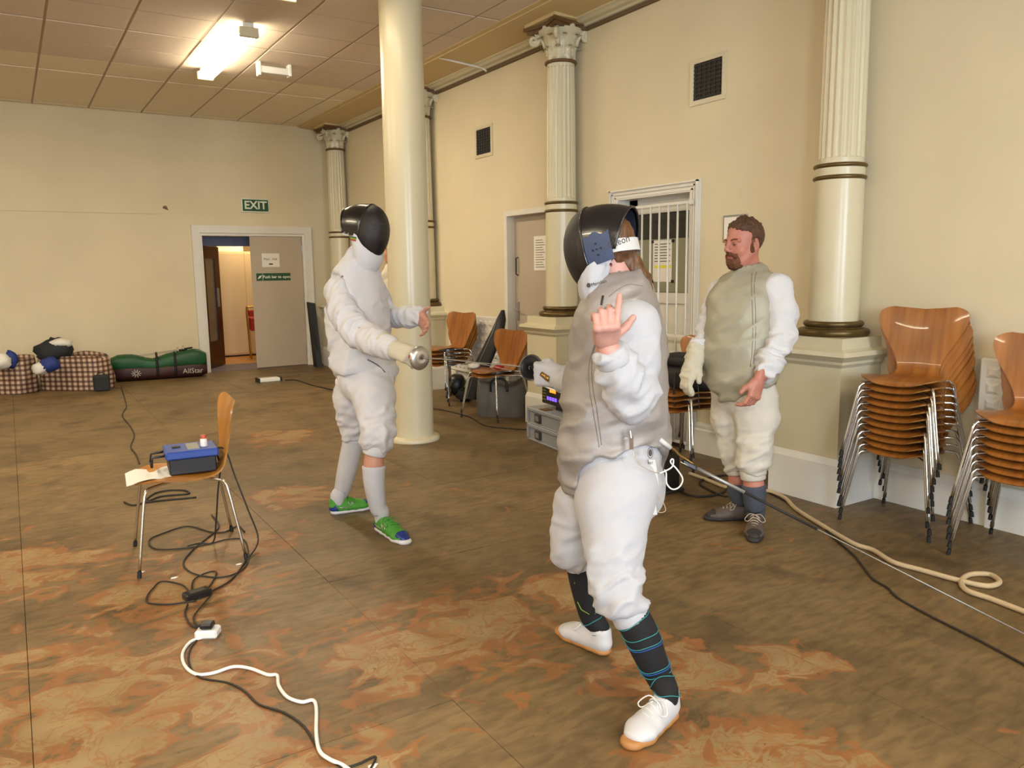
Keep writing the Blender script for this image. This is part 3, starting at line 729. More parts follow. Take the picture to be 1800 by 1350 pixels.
for i in range(9):
    rows.append([CL(-.13+.27*k/8, -.275+.21*i/8, SZ+.006+.006*math.sin(i*.9+k*.5)+(-.012 if i < 2 else 0)*(2-i)/2) for k in range(9)])
m_ = MB(); m_.grid(rows); m_.grid([[p-Vector((0, 0, .0012)) for p in reversed(r)] for r in rows])
tag(m_.build('paper_sheets', 'paper', None, True), 'white paper sheets lying on the front of the lone chair', 'paper')
# cables round the lone chair
def fp(*uv, z=.006): return [on_z(u, v, z) for u, v in uv]
loops = fp((430, 935), (418, 925), (395, 935), (370, 935), (330, 925), (285, 938), (262, 950), (275, 965), (330, 963), (372, 955), (400, 948), (430, 950), (436, 985), (420, 1005), (385, 1015), (340, 1008), (322, 990), (340, 965), (365, 945), (385, 925), (372, 905))
cable('black_cable', loops, .0045, 'black_cable', 'black cable looping on the floor under the lone chair')
drop = [CL(.02, .17, .56), CL(.03, .215, .54), CL(.06, .25, .40), CL(.09, .30, .22), CL(.12, .34, .05)] + fp((433, 985), (405, 1020), (370, 1040), (350, 1052))
cable('black_cable', drop, .0045, 'black_cable', 'black cable hanging from the scoring box behind the chair back')
drop2 = [CL(-.03, .17, .53), CL(-.04, .19, .44), CL(-.05, .17, .30), CL(-.06, .15, .12), CL(-.08, .13, .012)] + fp((350, 955), (330, 960), z=.012)
cable('black_cable', drop2, .0045, 'black_cable', 'black cable hanging straight down under the lone chair seat')
c2 = fp((345, 1055), (300, 1062), (262, 1060), (258, 1050), (268, 1035), (285, 1022), (320, 1028), (335, 1042), (340, 1020), (360, 1008), (380, 1005), (372, 1025), (355, 1045))
cable('black_cable', c2, .004, 'black_cable', 'black cable coil around the black power brick')
psu = thing('power_brick', 'black power brick lying on the floor among the cables', 'adapter', on_z(347, 1052))
pp = on_z(347, 1050); FPb = frame(pp, (ax_y*.92-ax_x*.3), (ax_x*.92+ax_y*.3), (0, 0, 1))
MB().box((-.06, -.03, 0), (.06, .03, .034), FPb, bev=.006).build('case', 'black_plastic', psu)
MB().box((-.035, -.018, .034), (.035, .018, .0345), FPb).build('rating_label', 'ink', psu)
cable('black_cable', fp((330, 1062), (325, 1080), (335, 1098), (352, 1106), z=.006), .004, 'black_cable', 'short black cable from the power brick to the black plug')
cable('black_cable', fp((372, 1045), (352, 1068), (340, 1085), (345, 1100), z=.008), .004, 'black_cable', 'second black cable from power brick beside the black plug')
ps = on_z(366, 1118); FS = frame(ps, (ax_y*.9+ax_x*.4), (ax_x*.9-ax_y*.4), (0, 0, 1))
sk = thing('socket_block', 'white trailing extension socket on the bare floor', 'socket', ps)
MB().box((-.045, -.036, 0), (.045, .036, .036), FS, bev=.008).build('body', 'white_plastic', sk)
MB().box((-.006, -.05, .008), (.006, -.034, .02), FS, bev=.003).build('cord_grip', 'white_plastic', sk)
pg = thing('black_plug', 'black mains plug pushed into the white extension socket', 'plug', FS @ Vector((0, 0, .0365)))
MB().box((-.026, -.024, .0365), (.026, .026, .062), FS, bev=.007).build('body', 'black_plastic', pg)
MB().tube([FS @ Vector((-.02, .0, .05)), FS @ Vector((-.05, .01, .045))], .006, 6).build('cord_grip', 'black_plastic', pg)
cable('white_cable', fp((355, 1121), (335, 1128), (321, 1148), (325, 1170), (345, 1185), (375, 1183), (410, 1172), (440, 1175), (470, 1186), (487, 1187), (490, 1205), (505, 1225), (530, 1234), (550, 1231), (556, 1245), (556, 1290), (562, 1320), (580, 1335), (606, 1347), (640, 1375), z=.007), .0065, 'white_plastic', 'white mains cable winding across the floor from the extension socket', n=8)
cable('black_cable', fp((352, 1118), (335, 1140), (332, 1165), (350, 1190), (400, 1200), (430, 1215), (455, 1238), (500, 1253), (535, 1278), (562, 1320), (590, 1342), (606, 1349), (630, 1343), (659, 1330), (655, 1345), (640, 1370), z=.004), .004, 'black_cable', 'thin black cable running beside the white mains cable')
cable('black_cable', fp((213, 680), (219, 700), (222, 715), (215, 730), (228, 748), (236, 765), (230, 785), (240, 800), (245, 815), z=.005), .0055, 'black_cable', 'thin dark cable running from the green holdall towards the lone chair')
cable('black_cable', fp((218, 882), (235, 888), (262, 880), (285, 872), (330, 868), (325, 862), (295, 862), (270, 868), (255, 882), (280, 880), (345, 874), z=.006), .006, 'black_cable', 'small bundle of dark cable behind the lone chair')
# chalk scraps
for (u, v, lab) in ((248, 1006, 'small white scrap by the front leg of the lone chair'), (306, 1016, 'tiny white paper scrap between chair and power brick'), (420, 992, 'tiny white scrap by the rear chair leg'), (655, 1347, 'white paper scrap at the bottom picture edge')):
    c = on_z(u, v, .001); o = MB().prism([(-.016, -.006), (.004, -.011), (.018, .002), (.006, .010), (-.012, .008)], 0, .002, Matrix.Translation(c)).build('paper_scrap', 'paper'); tag(o, lab, 'scrap')

# ------------------------------------------------------------------ by the far wall
def sack(name, label, u0, u1, v_base, v_top, depth, m, cat='bag', seed=1, sag=.06, top_open=True, handles=False):
    a = on_z(u0, v_base); b = on_z(u1, v_base); 
    ex = (b-a); W = ex.length; ex.normalize(); ey = Vector((0, 0, 1)).cross(ex)
    mid = (a+b)/2; t_ = (mid-CPOS).dot(FW); H = (v_base-v_top)/F_PX*t_
    r = np.random.default_rng(seed)
    t = thing(name, label, cat, mid)
    M = frame(mid, ex, ey, (0, 0, 1)); rows = []
    nz, na = 9, 36; ph = r.uniform(0, 6, 8)
    for i in range(nz):
        z = i/(nz-1); ring = []
        for k in range(na):
            th = 2*PI*k/na; cx_, sy_ = math.cos(th), math.sin(th)
            q = (abs(cx_)**4+abs(sy_)**4)**-.25
            bul = 1+.05*math.sin(PI*z)+.025*math.sin(3*th+ph[0]+5*z)+.02*math.sin(7*th+ph[1]-4*z)
            sh = 1-.10*z*(1+.5*math.sin(2*th+ph[2]))
            x = W/2*q*cx_*bul*sh; y = depth/2*(q*sy_*bul*sh) + depth/2
            zz = H*z*(1-sag*math.sin(th*2+ph[3])*z - sag*.7*math.sin(3*th+ph[4])*z)
            ring.append(M @ Vector((x, y, max(zz, 0.002))))
        rows.append(ring)
    if top_open:
        c = sum(rows[-1], Vector())/na
        for f_, dz in ((.9, -.02), (.6, -.05), (.2, -.06)): rows.append([c + (p-c)*f_ + Vector((0, 0, dz)) for p in rows[nz-1]])
    else:
        c = sum(rows[-1], Vector())/na
        for f_, dz in ((.85, .02), (.5, .03), (.1, .03)): rows.append([c + (p-c)*f_ + Vector((0, 0, dz)) for p in rows[nz-1]])
    mb = MB(); mb.grid(rows, True); mb.add(rows[0], [tuple(range(na-1, -1, -1))]); mb.add(rows[-1], [tuple(range(na))])
    mb.build('body', m, t, True)
    if handles:
        for s in (.25,):
            mb = MB().tube(catmull([M @ Vector(p) for p in ((-W*.2, -.01, H*.75), (-W*.19, -.02, H*1.02), (-W*.05, -.01, H*1.12), (W*.08, -.01, H*1.05), (W*.12, -.02, H*.75))], 5), .012, 5); mb.build('handle', 'black_plastic', t, True)
    return t, M, W, H
def plaid():
    m = mat('plaid_weave', 'b7a08c', .6); nt = m.node_tree; N = nt.nodes; L = nt.links.new; b = N['Principled BSDF']
    tc = N.new('ShaderNodeTexCoord')
    def wave(dirn, sc):
        w_ = N.new('ShaderNodeTexWave'); w_.wave_type = 'BANDS'; w_.bands_direction = dirn; w_.inputs['Scale'].default_value = sc; w_.inputs['Distortion'].default_value = .6; w_.inputs['Detail'].default_value = 1
        L(tc.outputs['Object'], w_.inputs[0]); return w_.outputs['Fac' if 'Fac' in w_.outputs else 1]
    def rp(s, a, c):
        r = N.new('ShaderNodeValToRGB'); L(s, r.inputs[0]); r.color_ramp.elements[0].position = .35; r.color_ramp.elements[1].position = .55
        r.color_ramp.elements[0].color = lin(a); r.color_ramp.elements[1].color = lin(c); return r.outputs[0]
    x = N.new('ShaderNodeMix'); x.data_type = 'RGBA'; x.blend_type = 'MULTIPLY'; x.inputs[0].default_value = 1
    L(rp(wave('X', 5.2), '84695f', 'd6c6b6'), x.inputs[6]); L(rp(wave('Z', 5.2), '8f776c', 'e6dacd'), x.inputs[7]); L(x.outputs[2], b.inputs['Base Color'])
plaid()
mat('green_nylon', '17562f', .5, var=.35, vscale=5, bump=.3, bscale=9); mat('maroon_nylon', '3a1318', .55, var=.3, vscale=6); mat('black_nylon', '17161a', .6, var=.3, vscale=6, bump=.2, bscale=14)
mat('grey_nylon', '63605e', .65, var=.2, vscale=8, bump=.25, bscale=12); mat('dark_felt', '23262a', .8); mat('cloth_blue', '21357a', .7); mat('cloth_white', 'dcd8d0', .8, bump=.3, bscale=25)
sack('plaid_bag', 'plaid laundry bag cut off by the left picture edge', -60, 40, 694, 632, .42, 'plaid_weave', seed=3)
sack('plaid_bag', 'plaid laundry bag with black, blue and white kit on top, beside the small dark box', 62, 176, 687, 628, .42, 'plaid_weave', seed=5)
def blob(name, c, r, m, label, cat, seed=0, n=14, amp=.18, parent=None):
    rr = np.random.default_rng(seed); ph = rr.uniform(0, 6, 6); rows = []
    for i in range(9):
        a = -PI/2+PI*i/8; row = []
        for k in range(n):
            th = 2*PI*k/n; d = Vector((math.cos(a)*math.cos(th), math.cos(a)*math.sin(th), math.sin(a)))
            s = 1+amp*math.sin(3*d.x+2*d.y*2+ph[0])*math.cos(4*d.z+ph[1]) + amp*.5*math.sin(6*th+ph[2]+3*d.z)
            row.append(Vector(c)+Vector((d.x*r[0], d.y*r[1], d.z*r[2]))*s)
        rows.append(row)
    o = MB().grid(rows, True).build(name, m, parent, True)
    if label: tag(o, label, cat)
    return o
def onw(u, v, yw): return on_y(u, v, yw)
def kit(u, v, y, r, m, label, cat, seed): return blob('fencing_kit', onw(u, v, y), r, m, label, cat, seed)
kit(95, 616, 11.8, (.22, .16, .15), 'dark_felt', 'black clothing heaped on top of the second plaid bag', 'clothing', 1)
kit(107, 604, 11.75, (.13, .1, .06), 'cloth_white', 'white cloth on top of the black clothing heap', 'clothing', 2)
kit(88, 641, 11.5, (.11, .09, .09), 'cloth_blue', 'blue cloth hanging out of the second plaid bag', 'clothing', 3)
kit(70, 648, 11.5, (.09, .08, .08), 'cloth_white', 'white glove at the front corner of the second plaid bag', 'clothing', 4)
kit(20, 632, 11.7, (.07, .06, .11), 'cloth_blue', 'blue cloth sticking up from the plaid bag at the left edge', 'clothing', 6)
kit(3, 636, 11.6, (.10, .08, .09), 'cloth_white', 'white cloth in the plaid bag at the left edge', 'clothing', 7)
db = thing('dark_case', 'small dark grey case standing beside the second plaid bag', 'case', on_z(180, 687))
c = on_z(180, 687); MB().box((c.x-.09, c.y-.05, 0), (c.x+.09, c.y+.2, .2), bev=.015).build('body', 'dark_felt', db)
MB().box((c.x-.092, c.y-.052, .15), (c.x+.092, c.y+.202, .158)).build('lid_seam', 'black_rubber', db)
MB().tube(catmull([(c.x-.04, c.y+.07, .2), (c.x-.03, c.y+.07, .225), (c.x+.03, c.y+.07, .225), (c.x+.04, c.y+.07, .2)], 3), .006, 6).build('handle', 'black_rubber', db)
# green holdall
gh = thing('green_holdall', 'green and black fencing holdall with foils across the top', 'bag', on_z(282, 672))
a = on_z(197, 673); b = on_z(366, 662); ex = (b-a); W = ex.length; ex.normalize(); ey = Vector((0, 0, 1)).cross(ex); MG = frame(a, ex, ey, (0, 0, 1))
def hold(z0, z1, D, grow, m, nm, seed, zx=None):
    ph = np.random.default_rng(seed).uniform(0, 6, 5); rows = []
    for i in range(15):
        s = i/14; x = W*s; ring = []
        hh = z1*(1+(zx(s) if zx else 0)); e = (1-abs(2*s-1)**8)**.3
        for k in range(20):
            th = 2*PI*k/20; q = (abs(math.cos(th))**3.2+abs(math.sin(th))**3.2)**(-1/3.2)
            ring.append(MG @ Vector((x, .155+D/2*q*math.cos(th)*(e*.3+.7)*(1+.03*math.sin(9*s+ph[0]+2*th)), max(.004, (z0+hh)/2+(hh-z0)/2*q*math.sin(th)*(e*.35+.65)*(1+.03*math.sin(7*s+ph[1]+3*th))))))
        rows.append(ring)
    mb = MB(); mb.grid(rows, True); mb.add(rows[0], [tuple(range(20))]); mb.add(rows[-1], [tuple(range(19, -1, -1))]); return mb.build(nm, m, gh, True)
hold(0, .22, .30, 0, 'maroon_nylon', 'lower_body', 1)
hold(.13, .36, .29, 0, 'green_nylon', 'upper_body', 2, lambda s: -.22*math.exp(-((s-.42)/.13)**2)+.10*math.exp(-((s-.86)/.12)**2)+.03)
for s in (.47, .66):
    MB().tube(catmull([MG @ Vector((W*s, y_, z_)) for y_, z_ in ((0, .06), (-.012, .18), (.02, .33), (.15, .37), (.29, .33))], 4), .016, 5).build('strap', 'black_nylon', gh, True)
mat('emblem_grey', 'b9b4a6', .7)
ec = MG @ Vector((W*.25, -.012, .11)); Fe = frame(ec, ex, (0, 0, 1), -ey)
for k in range(10):
    a_ = 2*PI*k/10; MB().prism([(.015*math.cos(a_-.25), .015*math.sin(a_-.25)), (.065*math.cos(a_-.08), .055*math.sin(a_-.08)), (.065*math.cos(a_+.08), .055*math.sin(a_+.08)), (.015*math.cos(a_+.25), .015*math.sin(a_+.25))], 0, .004, Fe).build('emblem_ray', 'emblem_grey', gh)
mb = MB(); ec2 = MG @ Vector((W*.84, -.012, .10)); Fe2 = frame(ec2, ex, (0, 0, 1), -ey)
text_part('bag_lettering', 'AllStar', .10, Fe2, 'emblem_grey', gh)
def foil_on(name, A_, B_, label, guard=.055):
    A_, B_ = Vector(A_), Vector(B_); d = (B_-A_).normalized(); t = thing(name, label, 'foil', A_)
    MB().tube([A_+d*.12, B_], [.005, .0025], 5).build('blade', 'steel_grey', t)
    s_ = d.orthogonal().normalized(); Mx = frame(A_+d*.13, s_, d.cross(s_), d)
    MB().lathe([(guard, -.012), (guard*.93, .001), (guard*.6, .012), (.012, .016)], 18, Mx).build('guard', 'chrome', t, True)
    MB().tube([A_, A_+d*.05, A_+d*.12], [.011, .013, .011], 7).build('grip', 'black_rubber', t, True)
    return t
foil_on('fencing_foil', MG @ Vector((W*.86, .16, .42)), MG @ Vector((W*.30, .2, .345)), 'foil resting on the green holdall, guard near the doorway')
foil_on('fencing_foil', MG @ Vector((W*.80, .10, .405)), MG @ Vector((W*.24, .10, .33)), 'second foil resting on the front of the green holdall')
# black case leaning right of the doorway
bc = thing('black_case', 'tall black case leaning on the far wall right of the exit door', 'case', (4.2, 12.35, 0))
p0 = on_z(560, 646); x0 = p0.x; 
MB().add([(x0-.02, p0.y, 0), (x0+.06, p0.y-.02, 0), (x0+.06, p0.y+.16, 0), (x0-.02, p0.y+.18, 0), (x0-.07, p0.y+.12, 1.02), (x0+.03, p0.y+.10, 1.0), (x0+.03, p0.y+.2, 1.0), (x0-.07, p0.y+.22, 1.02)], [(3, 2, 1, 0), (4, 5, 6, 7), (0, 1, 5, 4), (1, 2, 6, 5), (2, 3, 7, 6), (3, 0, 4, 7)]).build('body', 'black_nylon', bc)
MB().tube([(x0-.01, p0.y-.004, .3), (x0-.05, p0.y+.05, .6)], .012, 5).build('strap', 'black_plastic', bc)
# white floor unit near the doorway
wu = thing('cable_unit', 'long white box on the floor in front of the exit door', 'box', on_z(478, 672))
a = on_z(456, 673); b = on_z(500, 672); MB().box((a.x, a.y, 0), (b.x, a.y+.16, .05), bev=.008).build('body', 'white_plastic', wu)
MB().box((a.x-.012, a.y-.004, 0), (a.x+.012, a.y+.164, .056)).build('end_plate', 'dark_grille', wu); MB().box((b.x-.012, a.y-.004, 0), (b.x+.016, a.y+.164, .056)).build('end_plate', 'dark_grille', wu)
cable('black_cable', fp((501, 668), (520, 668), (545, 676), (575, 683), (610, 690), z=.006), .007, 'black_cable', 'dark cable from the white floor box passing behind the left fencer')
cable('black_cable', fp((760, 718), (785, 722), (825, 733), (850, 747), (880, 752), (925, 755), z=.006), .006, 'black_cable', 'dark cable on the floor between the round pillar and the grey crates')

# ------------------------------------------------------------------ beside the far chairs
# fencing mask on the floor
mk = thing('fencing_mask', 'black fencing mask lying on the floor by the far chairs', 'mask', on_z(800, 695))
c = on_z(803, 694); c.z = .125
tf = (CPOS-c).normalized(); sd = Vector((0, 0, 1)).cross(tf).normalized(); Mk = frame(c, sd, tf.cross(sd), tf)
MB().lathe([(.118, -.03), (.116, .0), (.105, .03), (.075, .055), (.03, .066), (.002, .068)], 28, Mk @ Matrix.Scale(1.1, 4, (0, 1, 0))).build('mesh_screen', 'black_plastic', mk, True)
MB().lathe([(.112, -.03), (.122, -.034), (.125, -.022), (.118, -.015)], 28, Mk @ Matrix.Scale(1.1, 4, (0, 1, 0)), cap=False).build('rim', 'chrome', mk, True)
blob('bib', on_z(818, 702) + Vector((.03, .02, .06)), (.09, .07, .06), 'black_nylon', None, None, 5, parent=None) if False else None
mat('strap_print', '9b9478', .7)
MB().tube(catmull([c+sd*-.09+Vector((0, 0, .0)), c+sd*-.02+Vector((0, -.02, .1)), c+sd*.07+Vector((0, .0, .2))], 4), .02, 6).build('strap', 'strap_print', mk, True) if False else None
q = [on_z(815, 704)+Vector((0, 0, .05)), on_z(815, 704)+Vector((.05, -.02, .2)), on_z(815, 704)+Vector((.13, -.02, .36))]
ew = thing('patterned_bag_strap', 'black and cream patterned strap draped by the mask on the floor', 'strap', on_z(815, 704))
MB().tube(catmull(q, 5), .026, 6).build('band', 'strap_print', ew, True)
for k in range(5):
    cc = q[0].lerp(q[2], .1+.18*k); MB().box(tuple(cc+Vector((-.03, -.035, -.012))), tuple(cc+Vector((.02, -.02, .012)))).build('dark_band', 'black_plastic', ew)
bg = on_z(817, 707); blob('black_pouch', bg+Vector((.03, .05, .075)), (.10, .08, .08), 'black_nylon', 'small black pouch beside the mask on the floor', 'pouch', 4)
# grey holdall
sack('grey_holdall', 'open grey fabric holdall under the pair of wooden chairs', 836, 928, 734, 672, .5, 'grey_nylon', seed=9, sag=.1, handles=True)
# long black foil bag leaning on the wall
lb = thing('foil_bag', 'long black foil bag leaning against the wall by the radiator', 'bag', on_z(838, 690))
ctr = [on_x(828, 700, 4.18), on_x(842, 655, 4.24), on_x(862, 610, 4.33), on_x(877, 575, 4.42), on_x(884, 545, 4.51)]
rows = []
wd = [.12, .15, .125, .085, .02]
wds = [Vector((w_, 0, 0)) for w_ in wd]; cc = catmull(ctr, 5); ww = [v.x for v in catmull(wds, 5)]
for p_, w_ in zip(cc, ww):
    rows.append([p_ + Vector((math.cos(2*PI*k/14)*.055*min(1, w_/.06), math.sin(2*PI*k/14)*w_, 0)) for k in range(14)])
mb = MB(); mb.grid(rows, True); mb.add(rows[0], [tuple(range(14))]); mb.add(rows[-1], [tuple(range(14))]); mb.build('body', 'black_nylon', lb, True)
MB().tube([p_+Vector((-.058*min(1, w_/.06), 0, 0)) for p_, w_ in zip(cc, ww)], .004, 5).build('zip', 'steel_grey', lb)
# things on the pair of chairs
pc = Vector((4.07, 6.78, .449+.045))
kit_ = blob('red_pouch', pc+Vector((-.02, -.13, .03)), (.06, .04, .025), 'red_fabric', 'small red pouch on the pair of wooden chairs', 'pouch', 8)
blob('pink_cloth', pc+Vector((-.16, .12, .03)), (.06, .05, .03), 'cloth_white', 'crumpled pale cloth on the pair of wooden chairs', 'cloth', 9)
# crates and scoring apparatus
mat('crate_grey', '8c8f94', .5, var=.08, vscale=6)
ca = on_z(926, 771); cbx = on_z(990, 797); ex = (cbx-ca).normalized(); ey = Vector((0, 0, 1)).cross(ex); MC = frame(ca, ex, ey, (0, 0, 1))
CW, CD = .62, .42
for k, (z0, lab) in enumerate(((0, 'lower of two stacked grey plastic crates'), (.145, 'upper of two stacked grey plastic crates'))):
    t = thing('plastic_crate', lab, 'crate', ca + Vector((0, 0, z0)), group='stacked grey crates')
    MB().box((.012, .012, z0), (CW-.012, CD-.012, z0+.112), MC, bev=.006).build('body', 'crate_grey', t)
    MB().box((0, 0, z0+.112), (CW, CD, z0+.145), MC, bev=.006).build('lid', 'crate_grey', t)
    MB().box((.004, .004, z0+.0), (CW-.004, CD-.004, z0+.014), MC, bev=.003).build('foot_rim', 'crate_grey', t)
    for f_ in (.33,):
        MB().box((CW*f_-.05, -.006, z0+.03), (CW*f_+.05, .014, z0+.105), MC, bev=.006).build('label_holder', 'dark_grille', t)
        MB().box((CW*f_-.03, -.008, z0+.045), (CW*f_+.03, -.004, z0+.09), MC).build('label_card', 'steel_grey', t)
    for f_ in (.03, .97):
        MB().box((CW*f_-.012, -.005, z0+.02), (CW*f_+.012, .014, z0+.112), MC, bev=.003).build('corner_rib', 'crate_grey', t)
    MB().box((-.006, CD*.3, z0+.05), (.014, CD*.7, z0+.10), MC, bev=.004).build('side_grip', 'crate_grey', t)
sa = thing('scoring_display', 'dark scoring display with orange and violet digits on the grey crates', 'display', ca+Vector((0, 0, .29)))
MB().box((.28, .14, .29), (.40, .22, .36), MC).build('stand', 'black_plastic', sa)
MB().box((.10, .10, .33), (.54, .20, .52), MC, bev=.008).build('case', 'black_plastic', sa)
mat('led_orange', 'f07a1c', .5, emit=2.2); mat('led_violet', '6a4ae0', .5, emit=1.6); mat('led_olive', '6b6a1a', .5, emit=.15)
for k, (x, w_) in enumerate(((.25, .03), (.29, .03), (.33, .02))): MB().box((x, .096, .44), (x+w_, .101, .465), MC).build('digit', 'led_orange', sa)
for k in range(4): MB().box((.20+.045*k, .096, .37), (.232+.045*k, .101, .40), MC).build('digit', 'led_violet', sa)
for k in range(5): MB().box((.12, .096, .365+.026*k), (.18, .101, .372+.026*k), MC).build('lamp_bar', 'led_olive', sa)
MB().box((.20, .02, .29), (.30, .10, .297), MC).build('flat_connector', 'brown_paint', sa)

# ------------------------------------------------------------------ behind the man
bh = thing('black_bag', 'black bag lying on the chair stack behind the bearded man', 'bag', (4.25, 4.26, .58))
def lump(lo, hi, nm, m, seed, parent):
    c = (Vector(lo)+Vector(hi))/2; r = (Vector(hi)-Vector(lo))/2; ph = np.random.default_rng(seed).uniform(0, 6, 6); rows = []
    for i in range(11):
        a = -PI/2+PI*i/10; row = []
        for k in range(24):
            th = 2*PI*k/24; ca_, sa_ = math.cos(a), math.sin(a)
            d = Vector((ca_*math.cos(th), ca_*math.sin(th), sa_)); q = (abs(d.x)**4+abs(d.y)**4+abs(d.z)**4)**-.25
            s = 1+.03*math.sin(5*th+ph[0]+3*a)+.02*math.sin(9*th+ph[1])
            row.append(c+Vector((d.x*r.x, d.y*r.y, d.z*r.z))*q*s)
        rows.append(row)
    return MB().grid(rows, True).build(nm, m, parent, True)
lump((4.08, 3.98, .582), (4.44, 4.52, .76), 'body', 'black_nylon', 3, bh)
lump((4.12, 4.14, .74), (4.40, 4.48, .84), 'flap', 'black_nylon', 5, bh)
MB().tube(catmull([(4.07, 4.2, .72), (4.05, 4.19, .62), (4.05, 4.19, .50), (4.06, 4.18, .46)], 4), .008, 5).build('strap', 'black_nylon', bh, True)
# floor reel by the wall behind the near fencer and the dark case
pr = on_z(1172, 845)
rc = thing('dark_case', 'dark upright case in front of the barred gate', 'case', (4.38, 4.86, 0))
lump((4.3, 4.72, .0), (4.5, 5.1, .48), 'body', 'black_nylon', 11, rc)
MB().tube(catmull([(4.3, 4.85, .4), (4.28, 4.9, .47), (4.3, 4.98, .4)], 4), .01, 5).build('handle', 'black_plastic', rc)
rl_ = thing('cable_reel', 'low black cable reel on the floor behind the near fencer', 'reel', on_z(1165, 868))
q = on_z(1166, 862); 
MB().box((q.x-.09, q.y-.07, 0), (q.x+.09, q.y+.12, .26), bev=.015).build('case', 'black_plastic', rl_)
MB().box((q.x-.11, q.y-.09, 0), (q.x+.11, q.y+.14, .02), bev=.006).build('foot_plate', 'black_rubber', rl_)
MB().tube(catmull([(q.x-.06, q.y, .26), (q.x-.05, q.y, .30), (q.x+.05, q.y, .30), (q.x+.06, q.y, .26)], 3), .01, 6).build('handle', 'black_rubber', rl_, True)
cable('black_cable', fp((1185, 858), (1220, 872), (1265, 868), (1290, 850), (1330, 845), (1300, 835), (1255, 838), (1230, 850), (1275, 872), (1320, 868), z=.008), .008, 'black_cable', 'dark cable coil on the floor beside the bearded man')
mat('rope_beige', 'c2ab88', .7, bump=.3, bscale=90)
cable('pale_rope', fp((1212, 832), (1240, 842), (1275, 856), (1310, 862), (1345, 862), (1378, 874), (1400, 895), (1448, 925), (1500, 955), (1535, 967), (1570, 988), (1620, 1002), (1685, 1020), (1735, 1030), (1757, 1023), (1740, 1010), (1705, 1010), (1690, 1022), (1700, 1038), (1740, 1052), (1800, 1075), (1880, 1105), z=.013), .0125, 'rope_beige', 'thick pale cable with a loop, running along the floor to the right edge', n=8)
cable('black_cable', fp((1350, 865), (1380, 880), (1440, 920), (1465, 945), (1500, 975), (1520, 1000), (1535, 1018), (1560, 1033), (1580, 1052), (1640, 1085), (1720, 1125), (1800, 1168), (1860, 1200), z=.006), .005, 'black_cable', 'thin black cable running along the floor to the right edge')
for (u, v, r_) in ((1295, 915, .03),): pass
